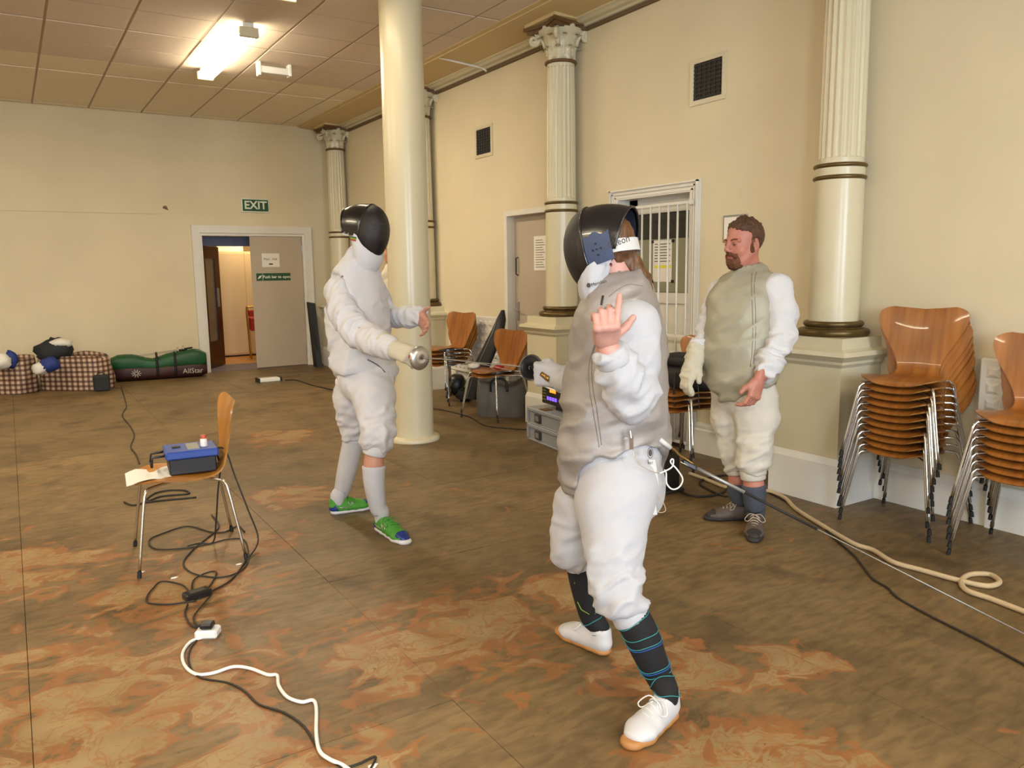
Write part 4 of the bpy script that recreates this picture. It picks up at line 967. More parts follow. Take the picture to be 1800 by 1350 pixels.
# ------------------------------------------------------------------ sculpting: distance fields -> smooth meshes
A3 = lambda p: np.array(p, dtype=np.float32)
_T = np.random.default_rng(11).random((32, 32, 32)).astype(np.float32)
def vnoise(P):
    i = np.floor(P).astype(int); f = P-i; f = f*f*(3-2*f); i &= 31; j = (i+1) & 31
    r = 0
    for a in (0, 1):
        for b in (0, 1):
            for c in (0, 1):
                wx = f[:, 0] if a else 1-f[:, 0]; wy = f[:, 1] if b else 1-f[:, 1]; wz = f[:, 2] if c else 1-f[:, 2]
                r = r + wx*wy*wz*_T[(j if a else i)[:, 0], (j if b else i)[:, 1], (j if c else i)[:, 2]]
    return r
class Field:
    def __init__(s, lo, hi, h):
        s.h = h; s.lo = A3(lo); n = np.ceil((A3(hi)-s.lo)/h).astype(int)+1; s.n = n
        s.ax = [s.lo[k]+h*np.arange(n[k], dtype=np.float32) for k in range(3)]
        s.a = np.full(tuple(n), .5, np.float32)
    def win(s, lo, hi):
        i0 = np.maximum(np.floor((A3(lo)-s.lo)/s.h).astype(int), 0); i1 = np.minimum(np.ceil((A3(hi)-s.lo)/s.h).astype(int)+1, s.n)
        if (i1 <= i0).any(): return None
        sl = tuple(slice(a, b) for a, b in zip(i0, i1))
        return sl, s.ax[0][sl[0]][:, None, None], s.ax[1][sl[1]][None, :, None], s.ax[2][sl[2]][None, None, :]
    def put(s, sl, d, k, op):
        a = s.a[sl]
        if op == 'd':
            d = -d
            if k > 0: hh = np.clip(.5-.5*(a-d)/k, 0, 1); s.a[sl] = a*(1-hh)+d*hh + k*hh*(1-hh)
            else: s.a[sl] = np.maximum(a, d)
        else:
            if k > 0: hh = np.clip(.5+.5*(a-d)/k, 0, 1); s.a[sl] = a*(1-hh)+d*hh - k*hh*(1-hh)
            else: s.a[sl] = np.minimum(a, d)
    def cone(s, a, b, ra, rb, k=.02, n=None, sq=1, op='u'):
        a, b = A3(a), A3(b); m = max(ra, rb)*max(1, sq)+k+3*s.h
        w_ = s.win(np.minimum(a, b)-m, np.maximum(a, b)+m)
        if w_ is None: return s
        sl, X, Y, Z = w_; d = b-a; L2 = max(float(d@d), 1e-9)
        px, py, pz = X-a[0], Y-a[1], Z-a[2]
        t = np.clip((px*d[0]+py*d[1]+pz*d[2])/L2, 0, 1)
        px, py, pz = px-t*d[0], py-t*d[1], pz-t*d[2]
        if n is not None:
            n = A3(n); n = n/np.linalg.norm(n); c = (px*n[0]+py*n[1]+pz*n[2])*(1/sq-1)
            px, py, pz = px+n[0]*c, py+n[1]*c, pz+n[2]*c
        s.put(sl, np.sqrt(px*px+py*py+pz*pz)-(ra+(rb-ra)*t), k, op); return s
    def ell(s, c, r, ax=None, k=.02, op='u'):
        c, r = A3(c), A3(r); ax = np.eye(3, dtype=np.float32) if ax is None else np.array([A3(v)/np.linalg.norm(A3(v)) for v in ax])
        m = r.max()+k+3*s.h; w_ = s.win(c-m, c+m)
        if w_ is None: return s
        sl, X, Y, Z = w_; px, py, pz = X-c[0], Y-c[1], Z-c[2]
        q = [(px*v[0]+py*v[1]+pz*v[2]) for v in ax]
        k0 = np.sqrt(sum((q[i]/r[i])**2 for i in range(3))); k1 = np.sqrt(sum((q[i]/r[i]**2)**2 for i in range(3)))
        s.put(sl, k0*(k0-1)/np.maximum(k1, 1e-6), k, op); return s
    def chain(s, pts, k=.02, grow=0, n=None, sq=None, cut=None):
        """pts: list of (pos, radius[, squash])"""
        for i in range(len(pts)-1):
            p, q = pts[i], pts[i+1]
            if n is not None and len(p) > 2: s.cone(p[0], q[0], p[1]+grow, q[1]+grow, k, n, .5*(p[2]+q[2]))
            else: s.cone(p[0], q[0], p[1]+grow, q[1]+grow, k)
        return s
    def cut(s, p, n, k=0, lo=None, hi=None):
        """remove the side n points to"""
        p, n = A3(p), A3(n); n = n/np.linalg.norm(n)
        w_ = s.win(s.lo if lo is None else lo, s.lo+s.h*s.n if hi is None else hi); sl, X, Y, Z = w_
        d = (X-p[0])*n[0]+(Y-p[1])*n[1]+(Z-p[2])*n[2]
        a = s.a[sl]
        if k > 0: hh = np.clip(.5-.5*(a-d)/k, 0, 1); s.a[sl] = a*(1-hh)+d*hh+k*hh*(1-hh)
        else: s.a[sl] = np.maximum(a, d)
        return s
    def surf(s):
        a = s.a; a[0] = a[-1] = .5; a[:, 0] = a[:, -1] = .5; a[:, :, 0] = a[:, :, -1] = .5
        sg = a < 0; nx, ny, nz = a.shape
        cnt = np.zeros((nx-1, ny-1, nz-1), np.uint8)
        C8 = [(i, j, k) for i in (0, 1) for j in (0, 1) for k in (0, 1)]
        for (i, j, k) in C8: cnt += sg[i:nx-1+i, j:ny-1+j, k:nz-1+k]
        cell = np.argwhere((cnt > 0) & (cnt < 8)); idx = np.full(cnt.shape, -1, np.int32); idx[tuple(cell.T)] = np.arange(len(cell))
        val = {c: a[cell[:, 0]+c[0], cell[:, 1]+c[1], cell[:, 2]+c[2]] for c in C8}
        acc = np.zeros((len(cell), 3)); num = np.zeros(len(cell))
        for c in C8:
            for ax_ in range(3):
                if c[ax_]: continue
                d = list(c); d[ax_] = 1; d = tuple(d); v0, v1 = val[c], val[d]
                m = (v0 < 0) != (v1 < 0); t = np.where(m, v0/np.where(m, v0-v1, 1), 0)
                q = np.array(c, float)[None, :].repeat(len(cell), 0); q[:, ax_] += t
                acc[m] += q[m]; num[m] += 1
        V = (cell + acc/num[:, None])*s.h + s.lo
        F = []
        for ax_ in range(3):
            o = [(1, 2), (2, 0), (0, 1)][ax_]
            sl0 = [slice(None)]*3; sl1 = [slice(None)]*3; sl0[ax_] = slice(0, -1); sl1[ax_] = slice(1, None)
            e = np.argwhere(sg[tuple(sl0)] != sg[tuple(sl1)])
            f0 = sg[tuple(e.T)]
            q = []
            for (da, db) in ((1, 1), (0, 1), (0, 0), (1, 0)):
                c = e.copy(); c[:, o[0]] -= da; c[:, o[1]] -= db; q.append(idx[tuple(c.T)])
            q = np.stack(q, 1); q[f0] = q[f0][:, ::-1]; F.append(q[:, ::-1])
        F = np.concatenate(F); return V, F[(F >= 0).all(1)]
def vnorm(V, F):
    n = np.cross(V[F[:, 2]]-V[F[:, 0]], V[F[:, 3]]-V[F[:, 1]]); N = np.zeros_like(V)
    for k in range(4): np.add.at(N, F[:, k], n)
    return N/np.maximum(np.linalg.norm(N, axis=1), 1e-9)[:, None]
def relax(V, F, it=2, lam=.5):
    E_ = np.concatenate([F[:, [0, 1]], F[:, [1, 2]], F[:, [2, 3]], F[:, [3, 0]]]); n = len(V)
    for _ in range(it):
        S_ = np.zeros_like(V); c = np.zeros(n)
        np.add.at(S_, E_[:, 0], V[E_[:, 1]]); np.add.at(S_, E_[:, 1], V[E_[:, 0]]); np.add.at(c, E_[:, 0], 1); np.add.at(c, E_[:, 1], 1)
        V = V*(1-lam) + lam*S_/np.maximum(c, 1)[:, None]
    return V
def folds(V, F, bones, seed=0):
    """cloth folds: bones = [(a, b, amp, axial_freq, around_freq)]; nearest bone's ridged noise, running round the limb"""
    N = vnorm(V, F); best = np.full(len(V), 1e9); disp = np.zeros(len(V)); wsum = np.zeros(len(V))
    for n_, (a, b, amp, fa, fr) in enumerate(bones):
        a, b = np.array(a, float), np.array(b, float); d = b-a; L = np.linalg.norm(d); d = d/L
        q = V-a; s_ = q@d; t = np.clip(s_, 0, L); r = q-t[:, None]*d; dist = np.linalg.norm(r, axis=1)
        e1 = np.cross(d, [.3, .8, .5]); e1 /= np.linalg.norm(e1); e2 = np.cross(d, e1)
        P = np.stack([s_*fa+ (q@e1)*fr*.8, (q@e1)*fr, (q@e2)*fr], 1)+n_*7.3+seed*3.1
        P[:, 0] += 1.3*vnoise(P*.6+5)
        x = vnoise(P); rid = 1-np.abs(2*x-1); rid = np.clip(rid, 0, 1)**1.6
        y = vnoise(P*2.3+9); 
        w_ = np.exp(-(dist/.05)**2*.5)+1e-9
        disp += w_*amp*(1.2*(rid-.5)+.6*(y-.5)); wsum += w_
    return V + N*(disp/wsum)[:, None]
def to_obj(name, V, F, m, parent=None, world=True):
    me = bpy.data.meshes.new(name); off = np.array(parent_off(parent)) if parent else np.zeros(3)
    W_ = (V-off).astype(np.float32); me.vertices.add(len(V)); me.vertices.foreach_set('co', W_.ravel())
    me.loops.add(F.size); me.loops.foreach_set('vertex_index', F.ravel().astype(np.int32)); me.polygons.add(len(F))
    me.polygons.foreach_set('loop_start', np.arange(0, F.size, 4, dtype=np.int32)); me.polygons.foreach_set('loop_total', np.full(len(F), 4, np.int32))
    me.update(calc_edges=True); me.polygons.foreach_set('use_smooth', np.ones(len(F), bool))
    for x in (m if isinstance(m, (list, tuple)) else [m]): me.materials.append(MATS[x])
    me.validate(); o = bpy.data.objects.new(name, me); COL.objects.link(o)
    if parent: o.parent = parent
    return o
def finish(fd, name, m, parent, rl=1, fold=None, seed=0):
    V, F = fd.surf(); V = relax(V, F, rl) if rl else V
    if fold: V = folds(V, F, fold, seed); V = relax(V, F, 1, .35)
    return to_obj(name, V, F, m, parent)
def bbox(*chains, m=.05):
    P = []; 
    for c in chains:
        for q in c:
            r = q[1]*(max(1, q[2]) if len(q) > 2 else 1); P += [np.array(q[0])-r, np.array(q[0])+r]
    P = np.array(P); return P.min(0)-m, P.max(0)+m
def J(u, v, t): return np.array(pt(u, v, t))
def RP(px, t): return px*t/F_PX

# hands ---------------------------------------------------------------------------------------------
def hand(fd, wrist, x, y, z, curls, thumb=((.55, .8, -.1), (.75, .6, -.1)), sc=1.0, fat=1.0, spread=.06, palm_from=-.03):
    """x fingers, y thumb side, z back of hand. curls: four (a,b,c) joint bends in radians (towards -z)"""
    w_ = np.array(wrist, float); x, y, z = [np.array(v, float)/np.linalg.norm(v) for v in (x, y, z)]
    G = lambda a, b, c: w_ + sc*(a*x+b*y+c*z)
    k = .012*sc
    fd.cone(G(palm_from, 0, 0), G(.02, 0, 0), .024*sc*fat, .027*sc*fat, k, z, .78)
    for yy, r in ((.027, .0135), (.009, .014), (-.009, .0135), (-.027, .0125)):
        fd.cone(G(.015, yy*.75, 0), G(.080-.06*max(0, -yy-.01), yy, .001), .0145*sc*fat, r*.95*sc*fat, .012*sc); fd.ell(G(.088-.06*max(0, -yy-.01), yy, .004), (.012*sc*fat,)*3, None, .006*sc)
    fd.cone(G(.02, .022, -.006), G(.055, .03, -.008), .017*sc*fat, .013*sc*fat, .014*sc)
    L = [(.043, .026, .022), (.047, .030, .023), (.044, .028, .022), (.035, .021, .019)]
    tips = []
    for i, (yy, cr) in enumerate(zip((.0285, .0095, -.0095, -.0275), curls)):
        p = G(.088-.06*max(0, -yy-.01), yy, .001); a = 0; sp = spread*(yy/.03)
        for j in range(3):
            a += cr[j]; d = (x*math.cos(a)-z*math.sin(a)); d = d+y*sp; d /= np.linalg.norm(d)
            q = p+d*L[i][j]*sc; r0 = (.0098-.0009*j)*sc*fat*(.88 if i == 3 else 1); fd.cone(p, q, r0*1.04, r0*.90, .005*sc); p = q
        tips.append(p)
    p = G(.025, .032, -.006)
    for d, l, r in ((thumb[0], .042, .0125), (thumb[1], .034, .0105)):
        d = d[0]*x+d[1]*y+d[2]*z; d /= np.linalg.norm(d); q = p+d*l*sc; fd.cone(p, q, r*sc*fat, r*.86*sc*fat, .008*sc); p = q
    return tips

unit = lambda v: np.array(v, float)/np.linalg.norm(v)
# shoes ---------------------------------------------------------------------------------------------
def shoe(person, heel, toe, m_up, m_sole, m_lace, ankle_h=.085, width=.047, side='left', toe_m=None, label=None, accent=None):
    heel, toe = np.array([heel[0], heel[1], 0.]), np.array([toe[0], toe[1], 0.]); f = toe-heel; L = np.linalg.norm(f); f = f/L; l = np.array([-f[1], f[0], 0]); u = np.array([0, 0, 1.])
    G = lambda a, b, c: heel+f*(a*L)+l*b+u*c
    lo, hi = np.minimum(heel, toe)-.08, np.maximum(heel, toe)+.08; lo[2] = -.02; hi[2] = .17
    fd = Field(lo, hi, .0045)
    prof = [(.12, .030, .046), (.26, .031, .05), (.42, .034, .05), (.58, .040, .043), (.74, .045, .034), (.88, .038, .026)]
    for (a0, w0, h0), (a1, w1, h1) in zip(prof[:-1], prof[1:]):
        fd.cone(G(a0, 0, h0*.55+.012), G(a1, 0, h1*.55+.012), h0*.75, h1*.75, .03, l, (w0+w1)/(h0+h1)/.75*1.0)
    fd.cone(G(.13, 0, .05), G(.15, 0, ankle_h), .036, .038, .02, f, 1.25)
    fd.cone(G(.30, 0, .06), G(.45, 0, .062), .03, .024, .02)
    fd.cone(G(.155, 0, ankle_h-.012), G(.18, 0, ankle_h+.06), .030, .034, .004, f, 1.3, op='d')
    fd.cut((0, 0, .014), (0, 0, -1))
    up_ = finish(fd, 'shoe', m_up, person, 1)
    if label: up_['label'] = label
    fd = Field(lo, hi, .0045)
    for (a0, w0), (a1, w1) in zip([(.11, .031), (.3, .033), (.5, .037), (.72, .046), (.90, .036)][:-1], [(.11, .031), (.3, .033), (.5, .037), (.72, .046), (.90, .036)][1:]):
        fd.cone(G(a0, 0, .012), G(a1, 0, .012), w0+.004, w1+.004, .01, u, .55)
    fd.cut((0, 0, .0), (0, 0, -1)); fd.cut((0, 0, .026), (0, 0, 1))
    finish(fd, 'sole', m_sole, up_, 1)
    if toe_m:
        fd = Field(lo, hi, .0045); fd.cone(G(.80, 0, .03), G(.90, 0, .024), .0345, .024, .012, l, 1.32); fd.cut(G(.80, 0, 0), -f); fd.cut((0, 0, .02), (0, 0, -1)); finish(fd, 'toe_cap', toe_m, up_, 1)
    if accent:
        fd = Field(lo, hi, .0045); fd.cone(G(.125, 0, .035), G(.15, 0, .066), .0385, .0385, .012, f, 1.22); fd.cut(G(.20, 0, 0), unit(f+u*.5)); fd.cut((0, 0, .024), (0, 0, -1)); fd.cone(G(.155, 0, .05), G(.18, 0, .15), .031, .034, .002, f, 1.3, op='d'); finish(fd, 'heel_counter', 'shoe_blue', up_, 1)
    for i in range(5):
        a = .40+.07*i; zz = .097-.115*(a-.40)
        MB().tube(catmull([G(a, -.026, zz-.014), G(a+.01, -.012, zz-.001), G(a+.03, .012, zz-.003), G(a+.035, .026, zz-.018)], 3), .0028, 5).build('lace', m_lace, up_, True)
    for s_ in (-1, 1):
        MB().tube(catmull([G(.40, 0, .096), G(.40, s_*.03, .10), G(.48, s_*.055, .075), G(.52, s_*.035, .07), G(.43, s_*.008, .092)], 4), .0024, 5).build('lace_bow', m_lace, up_, True)
    if accent:
        for s_ in (-1, 1):
            for (p, q) in (((.30, .03), (.52, .07)), ((.44, .028), (.36, .075)), ((.52, .026), (.45, .07)), ((.14, .045), (.50, .035))):
                pts = [G(p[0]+(q[0]-p[0])*j/4, s_*(.0415-.006*abs(j/4-.4)), p[1]+(q[1]-p[1])*j/4) for j in range(5)]
                MB().tube(pts, .0035, 5).build('side_stripe', accent, up_, True)
    return up_
def legtube(name, pts, m, person, grow=0, n=24, sub=4):
    P = [Vector(p[0]) for p in pts]; R_ = [Vector((p[1]+grow, 0, 0)) for p in pts]
    return MB().tube(catmull(P, sub), [v.x for v in catmull(R_, sub)], n).build(name, m, person, True)

# fencing mask --------------------------------------------------------------------------------------
def fence_mask(person, c, f, l, u, pad=False, sc=1.0, m_screen='mask_mesh', strap_text=None, band=False, bib_drop=.135, side_u=-.055, side_k=.62, bot_l=.082, bib_m='cloth_fencing'):
    c, f, l, u = Vector(c), Vector(f).normalized(), Vector(l).normalized(), Vector(u).normalized()
    G = lambda a, b, d: c + (f*a + l*b + u*d)*sc
    RL, RU, RD = .108, .155, .160
    def ring(ff, th):     # th from top, + towards l
        if ff > .03: s_ = max(0, 1-((ff-.03)/.118)**2.2)**.5
        else: s_ = 1-.30*((.03-ff)/.165)**2.2
        R_ = RU if math.cos(th) > 0 else RD
        return G(ff, RL*s_*math.sin(th), R_*s_*math.cos(th) - .012*max(0, ff))
    n = 40
    fs = [.03+.118*math.sin(PI/2*i/10) for i in range(11)]
    rows = [[ring(x, 2*PI*k/n) for k in range(n)] for x in fs]
    mk_ = MB().grid(rows, True).build('mask', m_screen, person, True); mk_['label'] = 'black mesh fencing mask'
    MB().tube([ring(.03, 2*PI*k/n) for k in range(n)], .0055*sc, 6, closed=True).build('screen_rim', 'mask_black', mk_, True)
    # hood behind the screen
    tm = math.radians(100)
    rows = []
    for i in range(9):
        r_ = []
        for k in range(33):
            th = -tm+2*tm*k/32; bk = -.135+.058*abs(th/tm)**2.2; x = .03+(bk-.03)*i/8; r_.append(ring(x, th))
        rows.append(r_)
    inn = [[p + (c-p)*.05 for p in r] for r in rows]
    m_ = MB(); m_.grid(rows); m_.grid([list(reversed(r)) for r in inn])
    m_.build('hood', 'mask_black', mk_, True)
    MB().tube(rows[-1], .0055*sc, 6).build('hood_rim', 'mask_black', mk_, True)
    m_ = MB(); m_.grid([[p + (c-p)*.07 for p in r] for r in rows[2:]]); m_.build('lining', 'pad_navy', mk_, True)
    for s_ in (-1, 1):
        # ear pads with vent holes
        if pad:
            P = []
            for i in range(9):
                x = .022-.092*i/8; t0 = 74+3*math.sin(i*1.3)
                P.append([ring(x, s_*math.radians(t0+(112-t0)*k/6)) + (ring(x, s_*math.radians(t0+(112-t0)*k/6))-c).normalized()*.004 for k in range(7)])
            MB().grid(P).build('ear_pad', 'pad_blue', mk_, True)
            for (dx, dt) in ((0, 0), (.014, 0), (-.014, 0), (0, 7), (0, -7)):
                p = ring(-.02+dx, s_*math.radians(94+dt)); nn = (p-c).normalized()
                MB().lathe([(.0001, .0), (.0038, .0005), (.0038, -.002)], 10, frame(p+nn*.0055, nn.orthogonal(), nn.cross(nn.orthogonal()), nn), cap=False).build('vent_hole', 'black_rubber', mk_)
            for (dx, t_) in ((.012, 116), (-.05, 118)):
                p = ring(dx, s_*math.radians(t_)); nn = (p-c).normalized()
                MB().lathe([(.0045, -.004), (.0045, .006), (.002, .009)], 10, frame(p+nn*.004, nn.orthogonal(), nn.cross(nn.orthogonal()), nn)).build('rivet', 'copper', mk_, True)
        else:
            for (dx, t_) in ((-.03, 98), (-.06, 98)):
                p = ring(dx, s_*math.radians(t_)); nn = (p-c).normalized()
                MB().lathe([(.0045, -.004), (.0045, .006), (.002, .008)], 8, frame(p+nn*.001, nn.orthogonal(), nn.cross(nn.orthogonal()), nn)).build('rivet', 'steel_grey', mk_, True)
    # bib
    out = []
    for i in range(8):
        s_ = i/7; row = []
        for k in range(37):
            ph = math.radians(-148+296*k/36); cf = math.cos(ph); sd_ = math.sin(ph)
            tf = .030+.085*cf*(1 if cf > 0 else 1.1); tl = .112*sd_; tu = side_u-(.11+side_u)*max(0, cf)**.8+.03*max(0, -cf)
            bf = .035+.062*cf*(1 if cf > 0 else .35); bl_ = bot_l*sd_; bu = -.11 - bib_drop*(side_k+(1-side_k)*max(0, cf)**.5)+.05*max(0, -cf)
            bul = .012*math.sin(PI*s_)
            row.append(G(tf+(bf-tf)*s_+bul*cf, tl+(bl_-tl)*s_+bul*sd_+.002*math.sin(k*1.7+s_*3), tu+(bu-tu)*s_))
        out.append(row)
    inn = [[p + (c+u*(-.13)-p)*.06 for p in r] for r in out]
    m_ = MB(); m_.grid(out); m_.grid([list(reversed(r)) for r in inn])
    e0 = [r[0] for r in out]+out[-1][1:]+[r[-1] for r in reversed(out[:-1])]; e1 = [r[0] for r in inn]+inn[-1][1:]+[r[-1] for r in reversed(inn[:-1])]
    m_.grid([e0, e1])
    bb = m_.build('bib', bib_m, mk_, True); bb['label'] = 'white padded bib below the mask'
    # elastic strap round the back of the head
    bp = catmull([G(-.03, -.10, -.012), G(-.085, -.085, -.014), G(-.115, -.04, -.016), G(-.122, 0, -.016), G(-.115, .04, -.016), G(-.085, .085, -.014), G(-.03, .10, -.012)], 4)
    m_ = MB(); m_.grid([[p + u*.022*sc for p in bp], [p - u*.022*sc for p in bp]]); m_.grid([[p - u*.022*sc + (c-p)*.03 for p in bp], [p + u*.022*sc + (c-p)*.03 for p in bp]])
    st = m_.build('strap', 'elastic_white', mk_, True)
    return mk_, ring, G, st
mat('mask_black', '141416', .22, coat=.3, bump=.05, bscale=200)
mat('mask_mesh', '17171a', .4, alpha=.86, bump=.25, bscale=420)
mat('pad_blue', '3d4866', .6, var=.25, vscale=160); mat('pad_navy', '1d2738', .8); mat('copper', '8a4a38', .35, .8)
mat('elastic_white', 'c6c4c2', .75); 
mat('cloth_fencing', 'b1b0b5', .85, bump=.12, bscale=45, sheen=.1)
mat('cloth_breeches', 'b1b0b5', .85, bump=.14, bscale=40, sheen=.1)
mat('cloth_cream', 'c6c0b5', .85, bump=.14, bscale=40, sheen=.1)
mat('lame_grey', '9a928e', .52, .25, var=.12, vscale=10, bump=.10, bscale=60)
mat('cloth_bright', 'cdccd1', .85, bump=.14, bscale=40, sheen=.1)
mat('lame_seam', '6f675e', .6)
mat('lame_worn', 'a8a492', .55, .22, var=.14, vscale=9, bump=.12, bscale=50)
mat('glove_cream', 'c4bda9', .8, bump=.12, bscale=60)
mat('skin', 'c48d78', .5, var=.1, vscale=14); mat('skin_hand', 'c99486', .5, var=.12, vscale=25)
mat('skin_ruddy', 'bb7d6b', .5, col2='ab6a5b', vscale=12)
mat('hair_auburn', '6b4426', .5, var=.5, vscale=1, stretch=(60, 60, 8)); mat('hair_brown', '5a3a26', .6, var=.5, vscale=90, bump=.5, bscale=160); mat('beard', '7d4a2a', .7, col2='3e2416', vscale=40, bump=.5, bscale=200)
mat('sock_black', '0f0f12', .85); mat('sock_white', 'bfbdc2', .85); mat('sock_grey', '454a56', .85, var=.15, vscale=60); mat('teal', '2c7d82', .7); mat('lime', '7f9a2c', .7); mat('sock_blue', '1d4f9c', .7)
mat('shoe_white', 'bfbdbf', .5); mat('gum_sole', 'a8743f', .6); mat('shoe_green', '4a9a35', .5, var=.1, vscale=30); mat('shoe_blue', '17307c', .35); mat('sole_white', 'dcdae0', .5); mat('lace_white', 'd4d2d0', .8); mat('shoe_taupe', '5d5048', .6, var=.25, vscale=30); mat('sole_dark', '2a2624', .7); mat('lace_beige', 'b3a593', .8)
mat('eye_white', 'c9bcb4', .3); mat('eye_dark', '2a1c16', .3); mat('lip', 'a5574c', .5)
mat('brass', '9a7a42', .3, .8); mat('silver', 'c8c6c6', .3, .9)

from mathutils.bvhtree import BVHTree
def stick(obj, uv, off=.002, n=6):
    """points on the surface of obj under the given photo positions"""
    bt = BVHTree.FromPolygons([v.co+parent_off(obj.parent) for v in obj.data.vertices], [tuple(p.vertices) for p in obj.data.polygons])
    out = []
    for q in catmull([Vector((u, v, 0)) for u, v in uv], n):
        d = (FW + RT*((q.x-900)/F_PX) - UP*((q.y-675)/F_PX)).normalized(); h_ = bt.ray_cast(CPOS, d)
        if h_[0] is not None: out.append(h_[0]-d*off)
    return out

def ank(heel, toe, z):
    heel, toe = np.array([*heel, 0.]), np.array([*toe, 0.]); return heel+(toe-heel)*.165+np.array([0, 0, z])
# ------------------------------------------------------------------ people
Z3 = np.array([0, 0, 1.])
def unit(v): v = np.array(v, float); return v/np.linalg.norm(v)
def cuff(person, name, a, b, r0, r1, m):
    a, b = Vector(a), Vector(b)
    P = [a.lerp(b, s_) for s_ in (0, .08, .5, .92, 1)]; rr = [r0*.97, r0*1.02, (r0+r1)/2*1.01, r1*1.02, r1*.97]
    return MB().tube(P, rr, 28).build(name, m, person, True)

# ================================================================== near fencer (left side and back to the camera)
def near_fencer():
    t0 = thing('person', 'fencer in grey metallic vest and black mask beckoning with a bare raised hand', 'person', on_z(1090, 1230))
    f = unit((-.60, .80, 0)); l = unit((-.80, -.60, 0))      # facing, and towards its left (the camera)
    # trunk: (pos, half depth front-back, squash sideways)
    trunk = [(J(1080, 850, 2.86), .150, 1.18), (J(1079, 800, 2.86), .164, 1.10), (J(1079, 740, 2.85), .168, 1.05), (J(1084, 665, 2.85), .156, 1.05), (J(1088, 600, 2.84), .142, 1.16), (J(1091, 560, 2.83), .122, 1.40), (J(1096, 532, 2.82), .092, 1.5), (J(1098, 512, 2.815), .066, 1.25)]
    shL, shR = J(1112, 575, 2.68), J(1062, 570, 3.02)
    armL = [(shL, .088), (J(1118, 640, 2.645), .083), (J(1112, 700, 2.60), .078), (J(1094, 665, 2.55), .068), (J(1072, 616, 2.505), .050)]
    armR = [(shR, .080), (J(1050, 640, 3.02), .075), (J(1045, 680, 3.04), .066), (J(1014, 674, 3.11), .056), (J(988, 664, 3.17), .050)]
    legL = [(J(1090, 850, 2.76), .128), (J(1080, 890, 2.745), .128), (J(1079, 950, 2.70), .098), (J(1079, 1000, 2.665), .088), (J(1090, 1045, 2.645), .080), (J(1103, 1075, 2.635), .064)]
    legR = [(J(1062, 850, 2.96), .125), (J(1030, 890, 2.97), .110), (J(1012, 935, 2.985), .084), (J(1010, 965, 3.0), .080), (J(1017, 985, 3.02), .058)]
    shinL = [(J(1104, 1078, 2.635), .056), (J(1120, 1100, 2.635), .057), (J(1138, 1142, 2.64), .054), (J(1156, 1184, 2.65), .044), (ank((1.757, 1.797), (1.505, 1.735), .10), .038), (ank((1.757, 1.797), (1.505, 1.735), .05), .030)]
    shinR = [(J(1018, 988, 3.03), .050), (J(1024, 1015, 3.04), .052), (J(1031, 1050, 3.055), .048), (J(1039, 1085, 3.075), .040), (ank((1.835, 2.235), (1.80, 2.505), .10), .036), (ank((1.835, 2.235), (1.80, 2.505), .05), .030)]
    hc = np.array(J(1060, 437, 2.80))
    hy_ = math.radians(116); hf = unit(np.array([math.cos(hy_), math.sin(hy_), 0])*.955 + Z3*-.24); hu = unit(Z3 - hf*(Z3@hf)); hl = np.cross(hu, hf)
    # skin: one body
    lo, hi = bbox(trunk, armL, armR, legL, legR, shinL, shinR, [(hc, .14)], m=.03)
    fd = Field(lo, hi, .0085)
    G_ = -.055
    fd.chain(trunk, .05, G_, l); [fd.chain(c, .03, -.014) for c in (armL, armR, legL, legR)]; [fd.chain(c, .02, -.014) for c in (shinL, shinR)]
    fd.cone(trunk[-1][0], hc+hu*-.07+f*-.02, .062, .056, .03)
    fd.ell(hc+hf*-.005+hu*.02, (.098, .076, .105), (hf, hl, hu), .02); fd.ell(hc+hf*.03+hu*-.05, (.07, .058, .08), (hf, hl, hu), .02); fd.cone(hc+hf*.09+hu*.01, hc+hf*.11+hu*-.03, .01, .014, .01)
    V, F = fd.surf(); V = relax(V, F, 2)
    # bare left hand at finer resolution, same body mesh
    wr = np.array(armL[-1][0]); hx = unit(np.array(UP)*.97 + np.array(RT)*-.10 + np.array(FW)*-.05); hz = unit(np.array(FW)*-1 + np.array(RT)*.05); hy = unit(np.array(RT)+np.array(UP)*.12)
    U_, W_, R_ = np.array(UP), np.array(FW), np.array(RT)
    hx = unit(U_*.52-W_*.85-R_*.06); hz = unit(-U_*.85-W_*.52); hy = unit(R_+U_*.10)
    wp = J(1064, 603, 2.50)
    fh = Field(wp-np.array([.17]*3), wp+np.array([.17]*3), .0028)
    hand(fh, wp, hx, hy, hz, ((1.02, .12, .10), (1.08, 1.15, .9), (1.10, 1.2, .9), (1.12, 1.2, .9)), ((.30, .80, -.55), (.34, .66, -.66)), 1.04, 1.12, .16, -.05)
    V2, F2 = fh.surf(); V2 = relax(V2, F2, 2, .4)
    to_obj('body', np.concatenate([V, V2]), np.concatenate([F, F2+len(V)]), 'skin_hand', t0)
    # white jacket (sleeves show)
    lo, hi = bbox(trunk, armL, armR); fd = Field(lo, hi, .0085)
    fd.chain(trunk, .05, -.026, l); fd.chain(trunk[:3], .05, -.012, l); fd.chain(armL, .02); fd.chain(armR, .02)
    fd.cone(shL, trunk[-3][0], .085, .05, .03); fd.cone(shR, trunk[-3][0], .08, .05, .03)
    fd.cut(armL[-1][0], unit(armL[-1][0]-armL[-2][0]), 0, armL[-1][0]-.09, armL[-1][0]+.09); fd.cut(armR[-1][0], unit(armR[-1][0]-armR[-2][0]), 0, armR[-1][0]-.09, armR[-1][0]+.09)
    finish(fd, 'jacket', 'cloth_fencing', t0, 2, [(armL[0][0], armL[1][0], .010, 8, 6), (armL[1][0], armL[2][0], .034, 18, 9), (armL[2][0], armL[4][0], .028, 22, 10), (armR[0][0], armR[2][0], .014, 14, 8), (armR[2][0], armR[4][0], .014, 22, 9), (trunk[0][0], trunk[-1][0], .0, 6, 5)], 1)
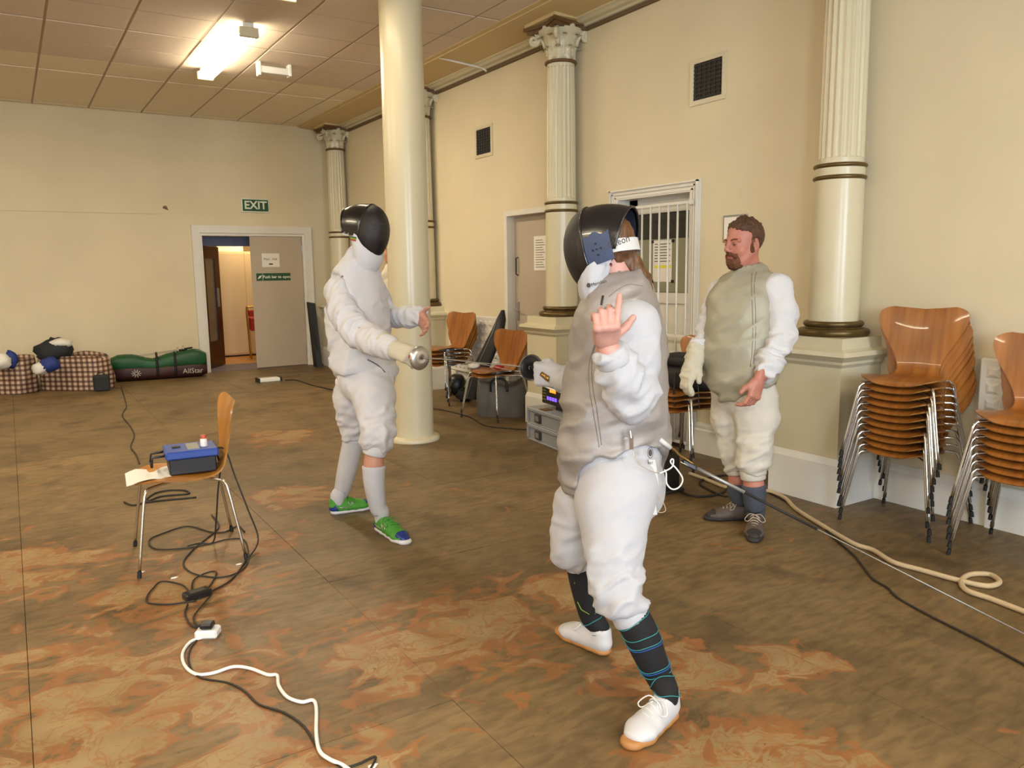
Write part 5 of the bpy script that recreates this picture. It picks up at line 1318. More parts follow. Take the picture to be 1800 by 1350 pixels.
    cuff(t0, 'jacket_cuff', armL[-1][0]-unit(armL[-1][0]-armL[-2][0])*.045, armL[-1][0]+unit(armL[-1][0]-armL[-2][0])*.004, .058, .048, 'cloth_fencing')
    # lame vest
    lo, hi = bbox(trunk, m=.09); lo[2] -= .12; fd = Field(lo, hi, .0075)
    fd.chain(trunk, .05, .014, l); fd.cone(shL-l*.02, trunk[-2][0], .082, .066, .04); fd.cone(shR+l*.02, trunk[-2][0], .082, .066, .04)
    fd.cone(trunk[-1][0]-Z3*.02, trunk[-1][0]+Z3*.035+f*.012, .078, .064, .03, l, 1.12)      # collar
    fd.cone(J(1045, 790, 2.84), J(1018, 832, 2.88), .10, .06, .06, l, 1.25)                  # front tail between the legs
    fd.cone(trunk[-1][0]+Z3*.05+f*.01, trunk[-1][0]+Z3*.2+f*.02, .060, .066, .0, l, 1.1, op='d')
    # arm holes
    for sh, arm, sg in ((shL, armL, 1), (shR, armR, -1)):
        fd.cone(sh+l*sg*.09+Z3*.02, arm[1][0]+l*sg*.06, .098, .09, .012, op='d')
        fd.cone(sh+l*sg*.03-Z3*.03, arm[1][0]+l*sg*.02, .085, .082, .010, op='d')
    # hem: rises over the near hip
    hp = J(1085, 778, 2.70)
    fd.cut(J(1100, 783, 2.72), unit(-Z3+f*.30+l*.14), .015, lo, hi) if False else None
    fd.ell(J(1122, 862, 2.72), (.165, .22, .150), (f, l, Z3), .012, op='d')
    fd.ell(J(1062, 890, 2.72), (.105, .22, .185), (f, l, Z3), .012, op='d')
    fd.cut(J(1080, 860, 2.86), -Z3, .01)
    vest = finish(fd, 'metallic_vest', 'lame_grey', t0, 1, [(trunk[0][0], trunk[3][0], .020, 15, 7), (trunk[3][0], trunk[-1][0], .016, 12, 7)], 4)
    for nm, uv in (('side_seam', ((1068, 535), (1056, 580), (1042, 625), (1041, 670), (1048, 715), (1054, 755), (1057, 782))), ('side_seam', ((1064, 540), (1050, 590), (1036, 640), (1036, 680), (1042, 720), (1049, 760), (1053, 786))), ('collar_seam', ((1070, 522), (1085, 510), (1105, 500), (1130, 503)))):
        q = stick(vest, uv, -.0005)
        if len(q) > 3: MB().tube(q, .0018, 5).build(nm, 'lame_seam', vest, True)
    q = stick(vest, ((1060, 520), (1057, 536)), .001)
    if len(q) > 2: MB().tube(q, .004, 5).build('zip', 'black_plastic', vest, True)
    # breeches
    lo, hi = bbox(trunk[:3], legL, legR); fd = Field(lo, hi, .0085)
    fd.cone(trunk[0][0]-Z3*.0, trunk[1][0]+Z3*.02, .150, .140, .05, l, 1.12)
    fd.cone(trunk[0][0]-f*.05-Z3*.02, trunk[0][0]-f*.05, .13, .13, .04, l, 1.2)
    fd.chain(legL, .035); fd.chain(legR, .035)
    fd.cut(trunk[1][0]+Z3*.09, Z3); fd.cut(legL[-1][0], unit(legL[-1][0]-legL[-2][0]), 0, legL[-1][0]-.1, legL[-1][0]+.1); fd.cut(legR[-1][0], unit(legR[-1][0]-legR[-2][0]), 0, legR[-1][0]-.09, legR[-1][0]+.09)
    br = finish(fd, 'breeches', 'cloth_breeches', t0, 2, [(trunk[2][0], legL[1][0], .008, 11, 7), (legL[1][0], legL[2][0], .008, 8, 7), (legL[2][0], legL[3][0], .014, 12, 8), (legL[3][0], legL[5][0], .030, 24, 10), (legR[1][0], legR[2][0], .012, 10, 8), (legR[2][0], legR[4][0], .022, 20, 10)], 2)
    cuff(t0, 'breeches_cuff', J(1100, 1066, 2.637), J(1112, 1092, 2.636), .063, .060, 'cloth_breeches'); cuff(t0, 'breeches_cuff', J(1014, 977, 3.02), J(1020, 996, 3.03), .057, .054, 'cloth_breeches')
    # badge on the hip and braces hanging down
    bd = J(1143, 796, 2.63); Fb = frame(bd, RT*.9+FW*.35, UP, -FW*.9+RT*.3)
    MB().lathe([(.0185, 0), (.0185, .001), (.0165, .0012), (.0165, 0)], 24, Fb @ Matrix.Scale(.62, 4, (1, 0, 0)), cap=False).build('badge_ring', 'ink', t0)
    MB().lathe([(.0001, .0015), (.012, .001), (.012, 0)], 18, Fb @ Matrix.Scale(.62, 4, (1, 0, 0)), cap=False).build('badge_mark', 'ink', t0)
    text_part('badge_lettering', 'PBT', .012, Fb @ Matrix.Translation((0, -.035, .001)), 'ink', t0)
    for pts, w_ in (([J(1146, 808, 2.70), J(1152, 850, 2.71), J(1147, 880, 2.71), J(1150, 905, 2.71)], .011), ([J(1135, 845, 2.70), J(1140, 880, 2.71), J(1138, 905, 2.71), J(1133, 924, 2.71)], .010)):
        P = catmull(pts, 5); q = np.array(RT)
        m_ = MB(); m_.grid([[Vector(p)-RT*w_ for p in P], [Vector(p)+RT*w_ for p in P]]); m_.grid([[Vector(p)+RT*w_+FW*.003 for p in P], [Vector(p)-RT*w_+FW*.003 for p in P]]); m_.build('braces_strap', 'elastic_white', t0, True)
    # socks
    def sock(sh, nm):
        so = legtube('sock', sh, 'sock_black', t0, .002)
        return so
    sl_ = sock(shinL, 'l'); sr_ = sock(shinR, 'r')
    def stripes(so, sh, ss, tilt, m, ampl=.012):
        P = catmull([Vector(p[0]) for p in sh], 6); R_ = [v.x for v in catmull([Vector((p[1], 0, 0)) for p in sh], 6)]; n = len(P)
        for s_ in ss:
            i = s_*(n-2); a = int(i); c = P[a].lerp(P[a+1], i-a); r = R_[a]+.0035; ax = (P[a+1]-P[a]).normalized(); e1 = Vector(l); e1 = (e1-ax*e1.dot(ax)).normalized(); e2 = ax.cross(e1)
            ring = [c + (e1*math.cos(2*PI*k/28)+e2*math.sin(2*PI*k/28))*r + ax*(ampl*math.sin(2*PI*k/28+tilt)+.004*math.sin(6*PI*k/28)) for k in range(28)]
            MB().tube(ring, .0018, 4, closed=True).build('sock_stripe', m, so, True)
    stripes(sl_, shinL, (.10, .26, .33, .52, .58, .72, .84), 2.6, 'teal'); stripes(sr_, shinR, (.62, .86), 1.0, 'teal', .005)
    stripes(sl_, shinL, (.345, .535), 2.6, 'sock_blue')
    for (pts, m) in (([(1008, 1003), (1010, 1022), (1013, 1024), (1014, 1004)], 'sock_blue'), ([(1015, 1058), (1022, 1072), (1036, 1080)], 'lime'), ([(1053, 1052), (1050, 1066), (1046, 1080)], 'teal'), ([(1000, 1000), (1012, 1002), (1010, 1026)], 'lime')):
        MB().tube([J(u, v, 3.0) + np.array(FW)*(-.0) for u, v in pts], .002, 4).build('sock_motif', m, sr_, True)
    shoe(t0, (1.757, 1.797), (1.505, 1.735), 'shoe_white', 'gum_sole', 'lace_white', label='white indoor court shoe with gum sole, nearer the camera')
    shoe(t0, (1.835, 2.235), (1.80, 2.505), 'shoe_white', 'gum_sole', 'lace_white', label='white indoor court shoe with gum sole, farther foot')
    # gloved sword hand
    wg = armR[-1][0]; gx = unit(np.array(RT)*-.8+np.array(FW)*.5+Z3*.12); gz = unit(np.cross(gx, Z3)*-1+Z3*.2); gy = unit(np.cross(gz, gx))
    fh = Field(wg-.17, wg+.17, .0045)
    gy2 = Z3
    gzc = unit(np.cross(gx, Z3)); gzc = -gzc if gzc@np.array(FW) > 0 else gzc
    hand(fh, wg+gx*.01, gx, Z3, gzc, ((.9, 1.0, .6),)*4, ((.8, .3, -.5), (.9, -.1, -.5)), 1.12, 1.3, .02, -.03)
    fh.cone(wg-gx*.085, wg, .060, .046, .02)
    fh.cut(wg-gx*.085, -gx)
    finish(fh, 'glove', 'cloth_fencing', t0, 1)
    # mask
    mk_, ring, G, st = fence_mask(t0, hc+hf*-.005, hf, hl, hu, pad=True, sc=1.0, bib_drop=.085, side_u=-.058, side_k=.92, bot_l=.098)
    lt = mk_
    Ft = frame(G(-.055, .104, -.012)+Vector(hl)*.006, -Vector(hf)*1.0+Vector(hl)*.22, Vector(hu), Vector(hl)+Vector(hf)*-.25)
    text_part('strap_lettering', 'Leon', .034, Ft @ Matrix.Translation((.070, 0, .010)), 'ink', st)
    MB().lathe([(.0095, 0), (.0095, .001), (.0075, .001), (.0075, 0)], 16, Ft @ Matrix.Translation((.022, 0, .008)), cap=False).build('strap_emblem', 'ink', st)
    p = G(.012, .110, -.125); Fm = frame(p+Vector(hl)*.008, -Vector(hf)*1.0+Vector(hl)*.05, Vector(hu), Vector(hl))
    text_part('bib_lettering', 'Meridian', .017, Fm @ Matrix.Translation((.018, 0, .002)), 'ink', mk_)
    MB().lathe([(.0001, 0.001), (.008, .001), (.008, 0)], 14, Fm @ Matrix.Translation((-.022, 0.002, .002)), cap=False).build('bib_emblem', 'ink', mk_)
    # hair
    lo, hi = hc-.22, hc+.22; fd = Field(lo-np.array([0, 0, .12]), hi, .005)
    fd.ell(hc+hf*-.022+hu*.022, (.098, .082, .104), (hf, hl, hu), .02); fd.cut(hc+hf*.0, hf)
    fd.chain([(J(1098, 448, 2.80), .045), (J(1112, 470, 2.79), .034), (J(1128, 490, 2.79), .030), (J(1136, 507, 2.79), .016)], .02)
    V, F = fd.surf(); V = relax(V, F, 1); N = vnorm(V, F); e = unit(hf+hu*.6); P = np.stack([(V@np.array(RT))*90, (V@np.array(UP))*18, (V@np.array(FW))*90], 1)
    V = V+N*(vnoise(P)-.5)[:, None]*.012
    to_obj('hair', V, F, 'hair_auburn', t0)
    for k in range(9):
        s_ = k/8-.5; MB().tube(catmull([J(1104+8*s_, 455, 2.775), J(1118+14*s_, 475, 2.765), J(1132+18*s_, 494, 2.765), J(1139+12*s_, 512+6*s_, 2.77)], 4), [.007]*12+[.002], 5).build('hair_strand', 'hair_auburn', t0, True)
    # body wire clipped to the vest, and tape at the back
    MB().box((-.006, -.004, -.022), (.006, .004, .022), frame(J(1110, 778, 2.625), RT, FW, UP)).build('wire_clip', 'brown_paint', t0)
    MB().tube([J(1107, 757, 2.62), J(1109, 770, 2.622)], .004, 6).build('clip_jaw', 'silver', t0)
    MB().tube(catmull([J(1112, 788, 2.625), J(1116, 803, 2.615), J(1125, 817, 2.61), J(1145, 828, 2.63), J(1160, 832, 2.68)], 4), .0016, 5).build('body_wire', 'lace_beige', t0, True)
    MB().tube(catmull([J(1115, 803, 2.615), J(1113, 794, 2.62)], 2), .003, 5).build('wire_end', 'steel_grey', t0)
    return dict(t=t0, wg=wg, gx=gx, f=f, l=l)
NFD = near_fencer()
# foils and the wire -------------------------------------------------------------------------------
def foil(A_, d, tip, label, r=.056, grip_m='black_rubber', pad_m='black_plastic', bend=.0, dish=.018):
    """A_: centre of guard; d: blade direction"""
    A_, d, tip = Vector(A_), Vector(d).normalized(), Vector(tip); t = thing('fencing_foil', label, 'foil', A_)
    s_ = d.orthogonal().normalized(); M = frame(A_, s_, d.cross(s_), d)
    g = MB(); g.lathe([(r, -dish), (r*1.0, -dish+.002), (r*.86, -.004), (r*.5, .003), (.008, .006), (.006, .002), (r*.5, -.001), (r*.84, -.008), (r*.98, -dish)], 30, M, cap=False); g.build('guard', 'silver', t, True)
    MB().lathe([(.008, -.004), (r*.80, -.014), (r*.84, -.011)], 30, M, cap=False).build('guard_pad', pad_m, t, True)
    L = (tip-A_).length; P = [A_ + (tip-A_)*(k/10) + Vector((0, 0, bend*math.sin(PI*k/10))) for k in range(11)]
    MB().tube(P, [.0032-.0018*k/10 for k in range(11)], 6).build('blade', 'steel_grey', t, True)
    MB().tube([P[-1], P[-1]+(P[-1]-P[-2]).normalized()*.015], .0035, 6).build('tip', 'black_rubber', t)
    MB().tube(catmull([A_-d*.015, A_-d*.05+s_*.004, A_-d*.09, A_-d*.115], 3), [.012]*9+[.010], 8).build('grip', grip_m, t, True)
    return t
gA = pt(931, 646, 3.32); gtip = pt(770, 631, 4.12)
foil(gA, gtip-gA, gtip, 'foil in the gloved hand of the near fencer', .056)
bw = MB().tube(catmull([gA-(gtip-gA).normalized()*.03+Vector((0, 0, .0)), pt(945, 665, 3.28), pt(960, 680, 3.22), pt(990, 690, 3.14)], 4), .004, 5).build('body_cord', 'white_plastic', None, True); tag(bw, 'white body cord looping under the near fencer sword wrist', 'cord')
bp_ = thing('cord_plug', 'brass cord plug by the sword wrist of the near fencer', 'plug', pt(958, 662, 3.19))
MB().tube([pt(952, 657, 3.19), pt(960, 663, 3.175)], .0105, 8).build('body', 'brass', bp_, True); MB().tube([pt(960, 663, 3.175), pt(966, 667, 3.165)], .0125, 8).build('collar', 'brass', bp_, True)
# spool wire: from the near fencer's back to a reel outside the picture on the right
wA, wB = pt(1225, 823, 2.80), on_z(1960, 1195, .10)
wr_ = thing('spool_wire', 'taut grey spool wire running from the near fencer to the right edge', 'wire', wB)
MB().tube([wA, wA.lerp(wB, .12)], .0062, 8).build('spring_sleeve', 'steel_grey', wr_, True)
MB().tube([wA.lerp(wB, .12), wA.lerp(wB, .3)], .005, 8).build('rubber_sleeve', 'black_rubber', wr_, True)
MB().tube([wA.lerp(wB, .3), wB], .0022, 6).build('wire', 'steel_grey', wr_, True)
MB().box((-.026, -.010, -.012), (.026, .010, .012), frame(pt(1211, 817, 2.795), (wB-wA), UP, FW), bev=.004).build('connector', 'black_plastic', wr_)
MB().tube([pt(1196, 812, 2.785), pt(1220, 824, 2.785)], .0015, 5).build('connector_clip', 'silver', wr_)
rb = thing('retractable_reel', 'black retractable fencing reel on the floor outside the right edge', 'reel', (wB.x, wB.y, 0))
MB().box((wB.x, wB.y-.10, 0), (wB.x+.16, wB.y+.10, .24), bev=.02).build('case', 'black_plastic', rb)
hk = thing('wire_hook', 'brass hook and white tape tying the spool wire to the near fencer', 'hook', pt(1180, 790, 2.74))
MB().tube([pt(1160, 773, 2.72), pt(1178, 787, 2.75)], .009, 6).build('white_tape', 'elastic_white', hk, True)
MB().tube(catmull([pt(1176, 785, 2.75), pt(1186, 791, 2.76), pt(1194, 800, 2.77), pt(1204, 806, 2.78), pt(1219, 816, 2.785)], 4), .0035, 6).build('hook', 'brass', hk, True)
wl = MB().tube(catmull([pt(1160, 832, 2.68), pt(1180, 822, 2.72), pt(1184, 810, 2.74), pt(1181, 807, 2.745), pt(1179, 813, 2.74), pt(1190, 825, 2.74), pt(1200, 842, 2.74), pt(1194, 856, 2.74), pt(1182, 860, 2.74), pt(1172, 850, 2.74), pt(1171, 832, 2.74), pt(1168, 826, 2.73)], 5), .0028, 6).build('wire_loop', 'white_plastic', None, True)
tag(wl, 'white loop of wire hanging behind the near fencer', 'wire')
wl = MB().tube(catmull([pt(1140, 850, 2.69), pt(1150, 865, 2.70), pt(1164, 880, 2.70), pt(1170, 897, 2.70), pt(1160, 901, 2.70), pt(1154, 897, 2.70)], 4), .0013, 5).build('wire_loop', 'lace_beige', None, True)
tag(wl, 'fine beige wire curling below the near fencer hip', 'wire')
mat('line_violet', '5b5a70', .7)
# ================================================================== face (front of a head), shared
def head_field(fd, c, f, l, u, sc=1.0, neck=None):
    G = lambda a, b, d: c+sc*(f*a+l*b+u*d)
    fd.ell(G(-.012, 0, .032), (.100*sc, .078*sc, .098*sc), (f, l, u), .02)
    fd.ell(G(.022, 0, -.035), (.074*sc, .064*sc, .088*sc), (f, l, u), .025)
    fd.ell(G(.052, 0, -.092), (.034*sc, .040*sc, .026*sc), (f, l, u), .03)
    for s_ in (-1, 1):
        fd.ell(G(.052, s_*.040, -.028), (.028*sc, .024*sc, .026*sc), (f, l, u), .02)       # cheek
        fd.cone(G(.0, s_*.060, -.04), G(.045, s_*.034, -.088), .018*sc, .018*sc, .03)        # jaw
        fd.ell(G(.094, s_*.033, .004), (.016*sc, .020*sc, .013*sc), (f, l, u), .012, op='d')  # socket
        fd.ell(G(.074, s_*.032, .003), (.0165*sc, .0165*sc, .014*sc), (f, l, u), .006)        # lid
        fd.cone(G(.086, s_*.014, .022), G(.076, s_*.052, .022), .010*sc, .009*sc, .012)       # brow
        fd.ell(G(-.012, s_*.078, -.008), (.021*sc, .007*sc, .033*sc), (unit(f+u*-.2), l, unit(u+f*.2)), .006)   # ear
        fd.ell(G(-.010, s_*.088, -.004), (.011*sc, .007*sc, .018*sc), (f, l, u), .005, op='d')
        fd.ell(G(.103, s_*.0125, -.030), (.010*sc, .009*sc, .008*sc), (f, l, u), .006)        # nostril wing
    fd.cone(G(.090, 0, .022), G(.116, 0, -.020), .0085*sc, .0125*sc, .012)                    # nose
    fd.ell(G(.092, 0, -.052), (.012*sc, .024*sc, .007*sc), (f, l, u), .008); fd.ell(G(.088, 0, -.068), (.013*sc, .021*sc, .008*sc), (f, l, u), .008)
    fd.ell(G(.104, 0, -.0595), (.012*sc, .020*sc, .0035*sc), (f, l, u), .003, op='d')
    if neck is not None: fd.cone(G(-.018, 0, -.06), neck, .056*sc, .062*sc, .03)
def face_bits(person, c, f, l, u, hair_m, sc=1.0):
    G = lambda a, b, d: c+sc*(f*a+l*b+u*d)
    for s_ in (-1, 1):
        MB().tube(catmull([G(.095, s_*.013, .022), G(.094, s_*.028, .029), G(.084, s_*.046, .027), G(.074, s_*.055, .020)], 3), [.003]+[.0042]*8+[.002], 6).build('eyebrow', hair_m, person, True)
        ec = G(.0845, s_*.032, -.001); m_ = MB(); Me = frame(ec, unit(l), unit(u), unit(f+l*s_*.3))
        m_.lathe([(.0001, .0068), (.007, .005), (.0095, .001)], 14, Me @ Matrix.Scale(.45, 4, (0, 1, 0)), cap=False); e_ = m_.build('eye', 'eye_white', person, True)
        MB().lathe([(.0001, .0078), (.0042, .0066), (.005, .005)], 12, Me @ Matrix.Scale(.7, 4, (0, 1, 0)), cap=False).build('iris', 'eye_dark', e_, True)
        MB().tube([G(.0915, s_*.021, -.001), G(.0935, s_*.032, .0038), G(.087, s_*.044, .0005)], .0016, 5).build('eyelash_line', 'eye_dark', person, True)

# ================================================================== left fencer
def left_fencer():
    hR, tR, hL, tL = [tuple(on_z(u, v))[:2] for u, v in ((663, 929), (717, 958), (583, 904), (654, 892))]
    t0 = thing('person', 'fencer in white with black mask lunging stance in front of the round pillar', 'person', on_z(645, 925))
    f = unit((.42, -.90, 0)); l = np.cross(Z3, f)       # faces towards the camera's right
    trunk = [(J(645, 668, 4.66), .145, 1.22), (J(641, 640, 4.66), .158, 1.18), (J(634, 600, 4.67), .150, 1.22), (J(629, 555, 4.68), .146, 1.30), (J(626, 515, 4.68), .132, 1.42), (J(627, 490, 4.68), .10, 1.6), (J(631, 470, 4.66), .074, 1.25)]
    shR, shL = J(599, 512, 4.62), J(654, 506, 4.86)
    armR = [(shR, .086), (J(606, 548, 4.50), .086), (J(626, 584, 4.38), .080), (J(662, 602, 4.26), .072), (J(694, 615, 4.17), .058)]
    armL = [(shL, .080), (J(668, 538, 4.93), .072), (J(684, 557, 4.92), .066), (J(720, 556, 4.80), .062), (J(744, 556, 4.74), .048)]
    legR = [(J(652, 672, 4.60), .122), (J(657, 700, 4.54), .120), (J(662, 735, 4.50), .098), (J(664, 765, 4.47), .088), (J(660, 790, 4.47), .066)]
    legL = [(J(628, 672, 4.74), .122), (J(622, 700, 4.78), .112), (J(620, 735, 4.82), .088), (J(622, 757, 4.84), .074), (J(623, 770, 4.85), .060)]
    shinR = [(J(657, 785, 4.47), .058), (J(657, 815, 4.48), .062), (J(658, 850, 4.49), .057), (J(664, 890, 4.52), .046), (ank(hR, tR, .11), .043), (ank(hR, tR, .05), .034)]
    shinL = [(J(622, 765, 4.86), .056), (J(618, 790, 4.87), .062), (J(609, 830, 4.89), .057), (J(600, 865, 4.91), .045), (ank(hL, tL, .11), .043), (ank(hL, tL, .05), .034)]
    hc = J(642, 407, 4.62); hf = unit(np.array([.55, -.83, 0])*.97+Z3*-.2); hu = unit(Z3-hf*(Z3@hf)); hl = np.cross(hu, hf)
    lo, hi = bbox(trunk, armL, armR, legL, legR, shinL, shinR, [(hc, .15)], m=.05); lo[2] = -.02; fd = Field(lo, hi, .009)
    fd.chain(trunk, .05, -.03, l); [fd.chain(c, .03, -.018) for c in (armL, armR, legL, legR)]; [fd.chain(c, .02, -.009) for c in (shinL, shinR)]
    head_field(fd, hc, hf, hl, hu, .98, trunk[-1][0])
    V, F = fd.surf(); V = relax(V, F, 1)
    wl = J(746, 556, 4.735); W_, R_, U_ = np.array(FW), np.array(RT), np.array(UP)
    fh = Field(wl-.16, wl+.16, .0035)
    hand(fh, wl-R_*.03, unit(R_*.45-W_*.55-U_*.62), unit(R_*.35+U_*.75-W_*.2), unit(R_*.75+W_*.6+U_*.1), ((.35, .4, .3), (.3, .45, .3), (.35, .5, .3), (.4, .5, .3)), ((.35, .85, -.1), (.6, .7, -.1)), 0.98, 1.1, .10, -.04)
    V2, F2 = fh.surf(); V2 = relax(V2, F2, 1, .4)
    to_obj('body', np.concatenate([V, V2]), np.concatenate([F, F2+len(V)]), 'skin', t0)
    face_bits(t0, hc, hf, hl, hu, 'hair_brown', .98)
    # jacket sleeves + under layer
    lo, hi = bbox(trunk, armL, armR); fd = Field(lo, hi, .009)
    fd.chain(trunk, .05, -.022, l); fd.chain(armL, .02); fd.chain(armR, .02); fd.cone(shL, trunk[-3][0], .085, .06, .03); fd.cone(shR, trunk[-3][0], .085, .06, .03)
    for a in (armL, armR): fd.cut(a[-1][0], unit(a[-1][0]-a[-2][0]), 0, a[-1][0]-.09, a[-1][0]+.09)
    finish(fd, 'jacket', 'cloth_bright', t0, 2, [(armR[0][0], armR[1][0], .014, 14, 8), (armR[1][0], armR[3][0], .026, 20, 10), (armR[3][0], armR[4][0], .012, 20, 9), (armL[0][0], armL[2][0], .02, 20, 9), (armL[2][0], armL[4][0], .024, 24, 10), (trunk[0][0], trunk[-1][0], .0, 6, 5)], 3)
    # over vest (white plastron jacket), with crotch curve
    lo, hi = bbox(trunk, m=.08); lo[2] -= .1; fd = Field(lo, hi, .008)
    fd.chain(trunk, .05, .006, l); fd.cone(shL-l*.02, trunk[-3][0], .084, .07, .04); fd.cone(shR+l*.02, trunk[-3][0], .084, .07, .04)
    fd.cone(trunk[0][0]+f*.04, trunk[0][0]+f*.06-Z3*.05, .11, .06, .05, l, 1.2)
    fd.cone(trunk[-1][0]-Z3*.01, trunk[-1][0]+Z3*.07, .080, .070, .02)
    for sh, arm, sg in ((shL, armL, 1), (shR, armR, -1)):
        fd.cone(sh+l*sg*.085+Z3*.02, arm[1][0]+l*sg*.06, .10, .095, .012, op='d'); fd.cone(sh+l*sg*.025-Z3*.03, arm[1][0]+l*sg*.02, .088, .085, .010, op='d')
    for sg in (-1, 1): fd.ell(trunk[0][0]+l*sg*.20-Z3*.07, (.30, .165, .125), (f, l, Z3), .012, op='d')
    vest = finish(fd, 'over_jacket', 'cloth_bright', t0, 1, [(trunk[0][0], trunk[3][0], .020, 14, 7), (trunk[3][0], trunk[-1][0], .014, 12, 7)], 7)
    for nm, uv in (('hem_line', ((646, 632), (664, 642), (678, 656), (689, 674))), ('armhole_line', ((578, 520), (580, 506), (588, 494), (603, 485)))):  # thin violet-grey lines along the hem and armhole
        q = stick(vest, uv, .004)
        if len(q) > 3: MB().tube(q, .0035, 5).build(nm, 'line_violet', vest, True)
    lo, hi = bbox(trunk[:2], legL, legR); fd = Field(lo, hi, .009)
    fd.cone(trunk[0][0], trunk[1][0]+Z3*.02, .150, .142, .05, l, 1.18); fd.chain(legL, .035); fd.chain(legR, .035); fd.cut(trunk[1][0]+Z3*.10, Z3)
    for a in (legL, legR): fd.cut(a[-1][0], unit(a[-1][0]-a[-2][0]), 0, a[-1][0]-.1, a[-1][0]+.1)
    finish(fd, 'breeches', 'cloth_bright', t0, 2, [(trunk[0][0], legR[1][0], .012, 12, 8), (legR[1][0], legR[2][0], .014, 14, 8), (legR[2][0], legR[4][0], .028, 24, 10), (legL[1][0], legL[2][0], .014, 14, 8), (legL[2][0], legL[4][0], .026, 24, 10)], 5)
    cuff(t0, 'breeches_cuff', J(661, 783, 4.47), J(657, 799, 4.475), .068, .064, 'cloth_bright'); cuff(t0, 'breeches_cuff', J(623, 764, 4.85), J(620, 776, 4.86), .062, .060, 'cloth_bright')
    def sub(sh, i0, top): return [(top, sh[i0][1]+.002)] + sh[i0:]
    legtube('sock', [(J(657, 819, 4.48), .0635)] + shinR[2:], 'sock_white', t0, .003); legtube('sock', [(J(622, 770, 4.86), .060)] + shinL[1:], 'sock_white', t0, .003)
    shoe(t0, hR, tR, 'shoe_green', 'sole_white', 'shoe_green', label='green and blue running shoe nearer the camera', toe_m='shoe_blue', accent='silver', width=.05)
    shoe(t0, hL, tL, 'shoe_green', 'sole_white', 'shoe_green', label='green and blue running shoe on the rear foot', toe_m='shoe_blue', accent='silver')
    # glove
    wg = armR[-1][0]; gx = unit(armR[-1][0]-armR[-2][0]); fh = Field(wg-.2, wg+.2, .005)
    gz = unit(-W_+U_*.3+gx*.2); gz = unit(gz-gx*(gz@gx)); gy = unit(np.cross(gx, gz)); gy = gy if gy@U_ > 0 else -gy
    hand(fh, wg+gx*.005, gx, gy, gz, ((.8, .95, .6),)*4, ((.8, .3, -.4), (.9, -.1, -.4)), 1.15, 1.35, .02, -.03)
    fh.cone(wg-gx*.10, wg, .071, .050, .02); fh.cut(wg-gx*.10, -gx); finish(fh, 'glove', 'glove_cream', t0, 1)
    mk_, ring, G, st = fence_mask(t0, hc+hf*-.005, hf, hl, hu, pad=False, sc=1.04, bib_drop=.10, side_u=-.02, side_k=.7, bot_l=.09, bib_m='cloth_bright')
    m_ = MB(); q = catmull([Vector(hc+hf*.088+hl*-.075+hu*.062), Vector(hc+hf*.112+hl*-.035+hu*.064), Vector(hc+hf*.118+hu*.065), Vector(hc+hf*.112+hl*.035+hu*.064), Vector(hc+hf*.088+hl*.075+hu*.062)], 4)
    MB().tube(q, .006, 6).build('forehead_band', 'elastic_white', mk_, True)
    fp_ = G(.012, -.1145, -.042); Ff = frame(fp_, -Vector(hf), Vector(hu), -Vector(hl))
    for k, mm in enumerate(('red_fabric', 'lime', 'sign_green')): MB().box((-.02, -.012+.008*k, 0), (.02, -.004+.008*k, .003), Ff).build('flag_stripe', mm, mk_)
    return wg, gx
wg, gx = left_fencer()
gB = pt(741, 630, 4.02); tipB = pt(900, 652, 3.52)
foil(gB, tipB-gB, tipB, 'foil with silver guard in the gloved hand of the left fencer', .062, 'red_fabric', 'red_fabric', bend=.015)

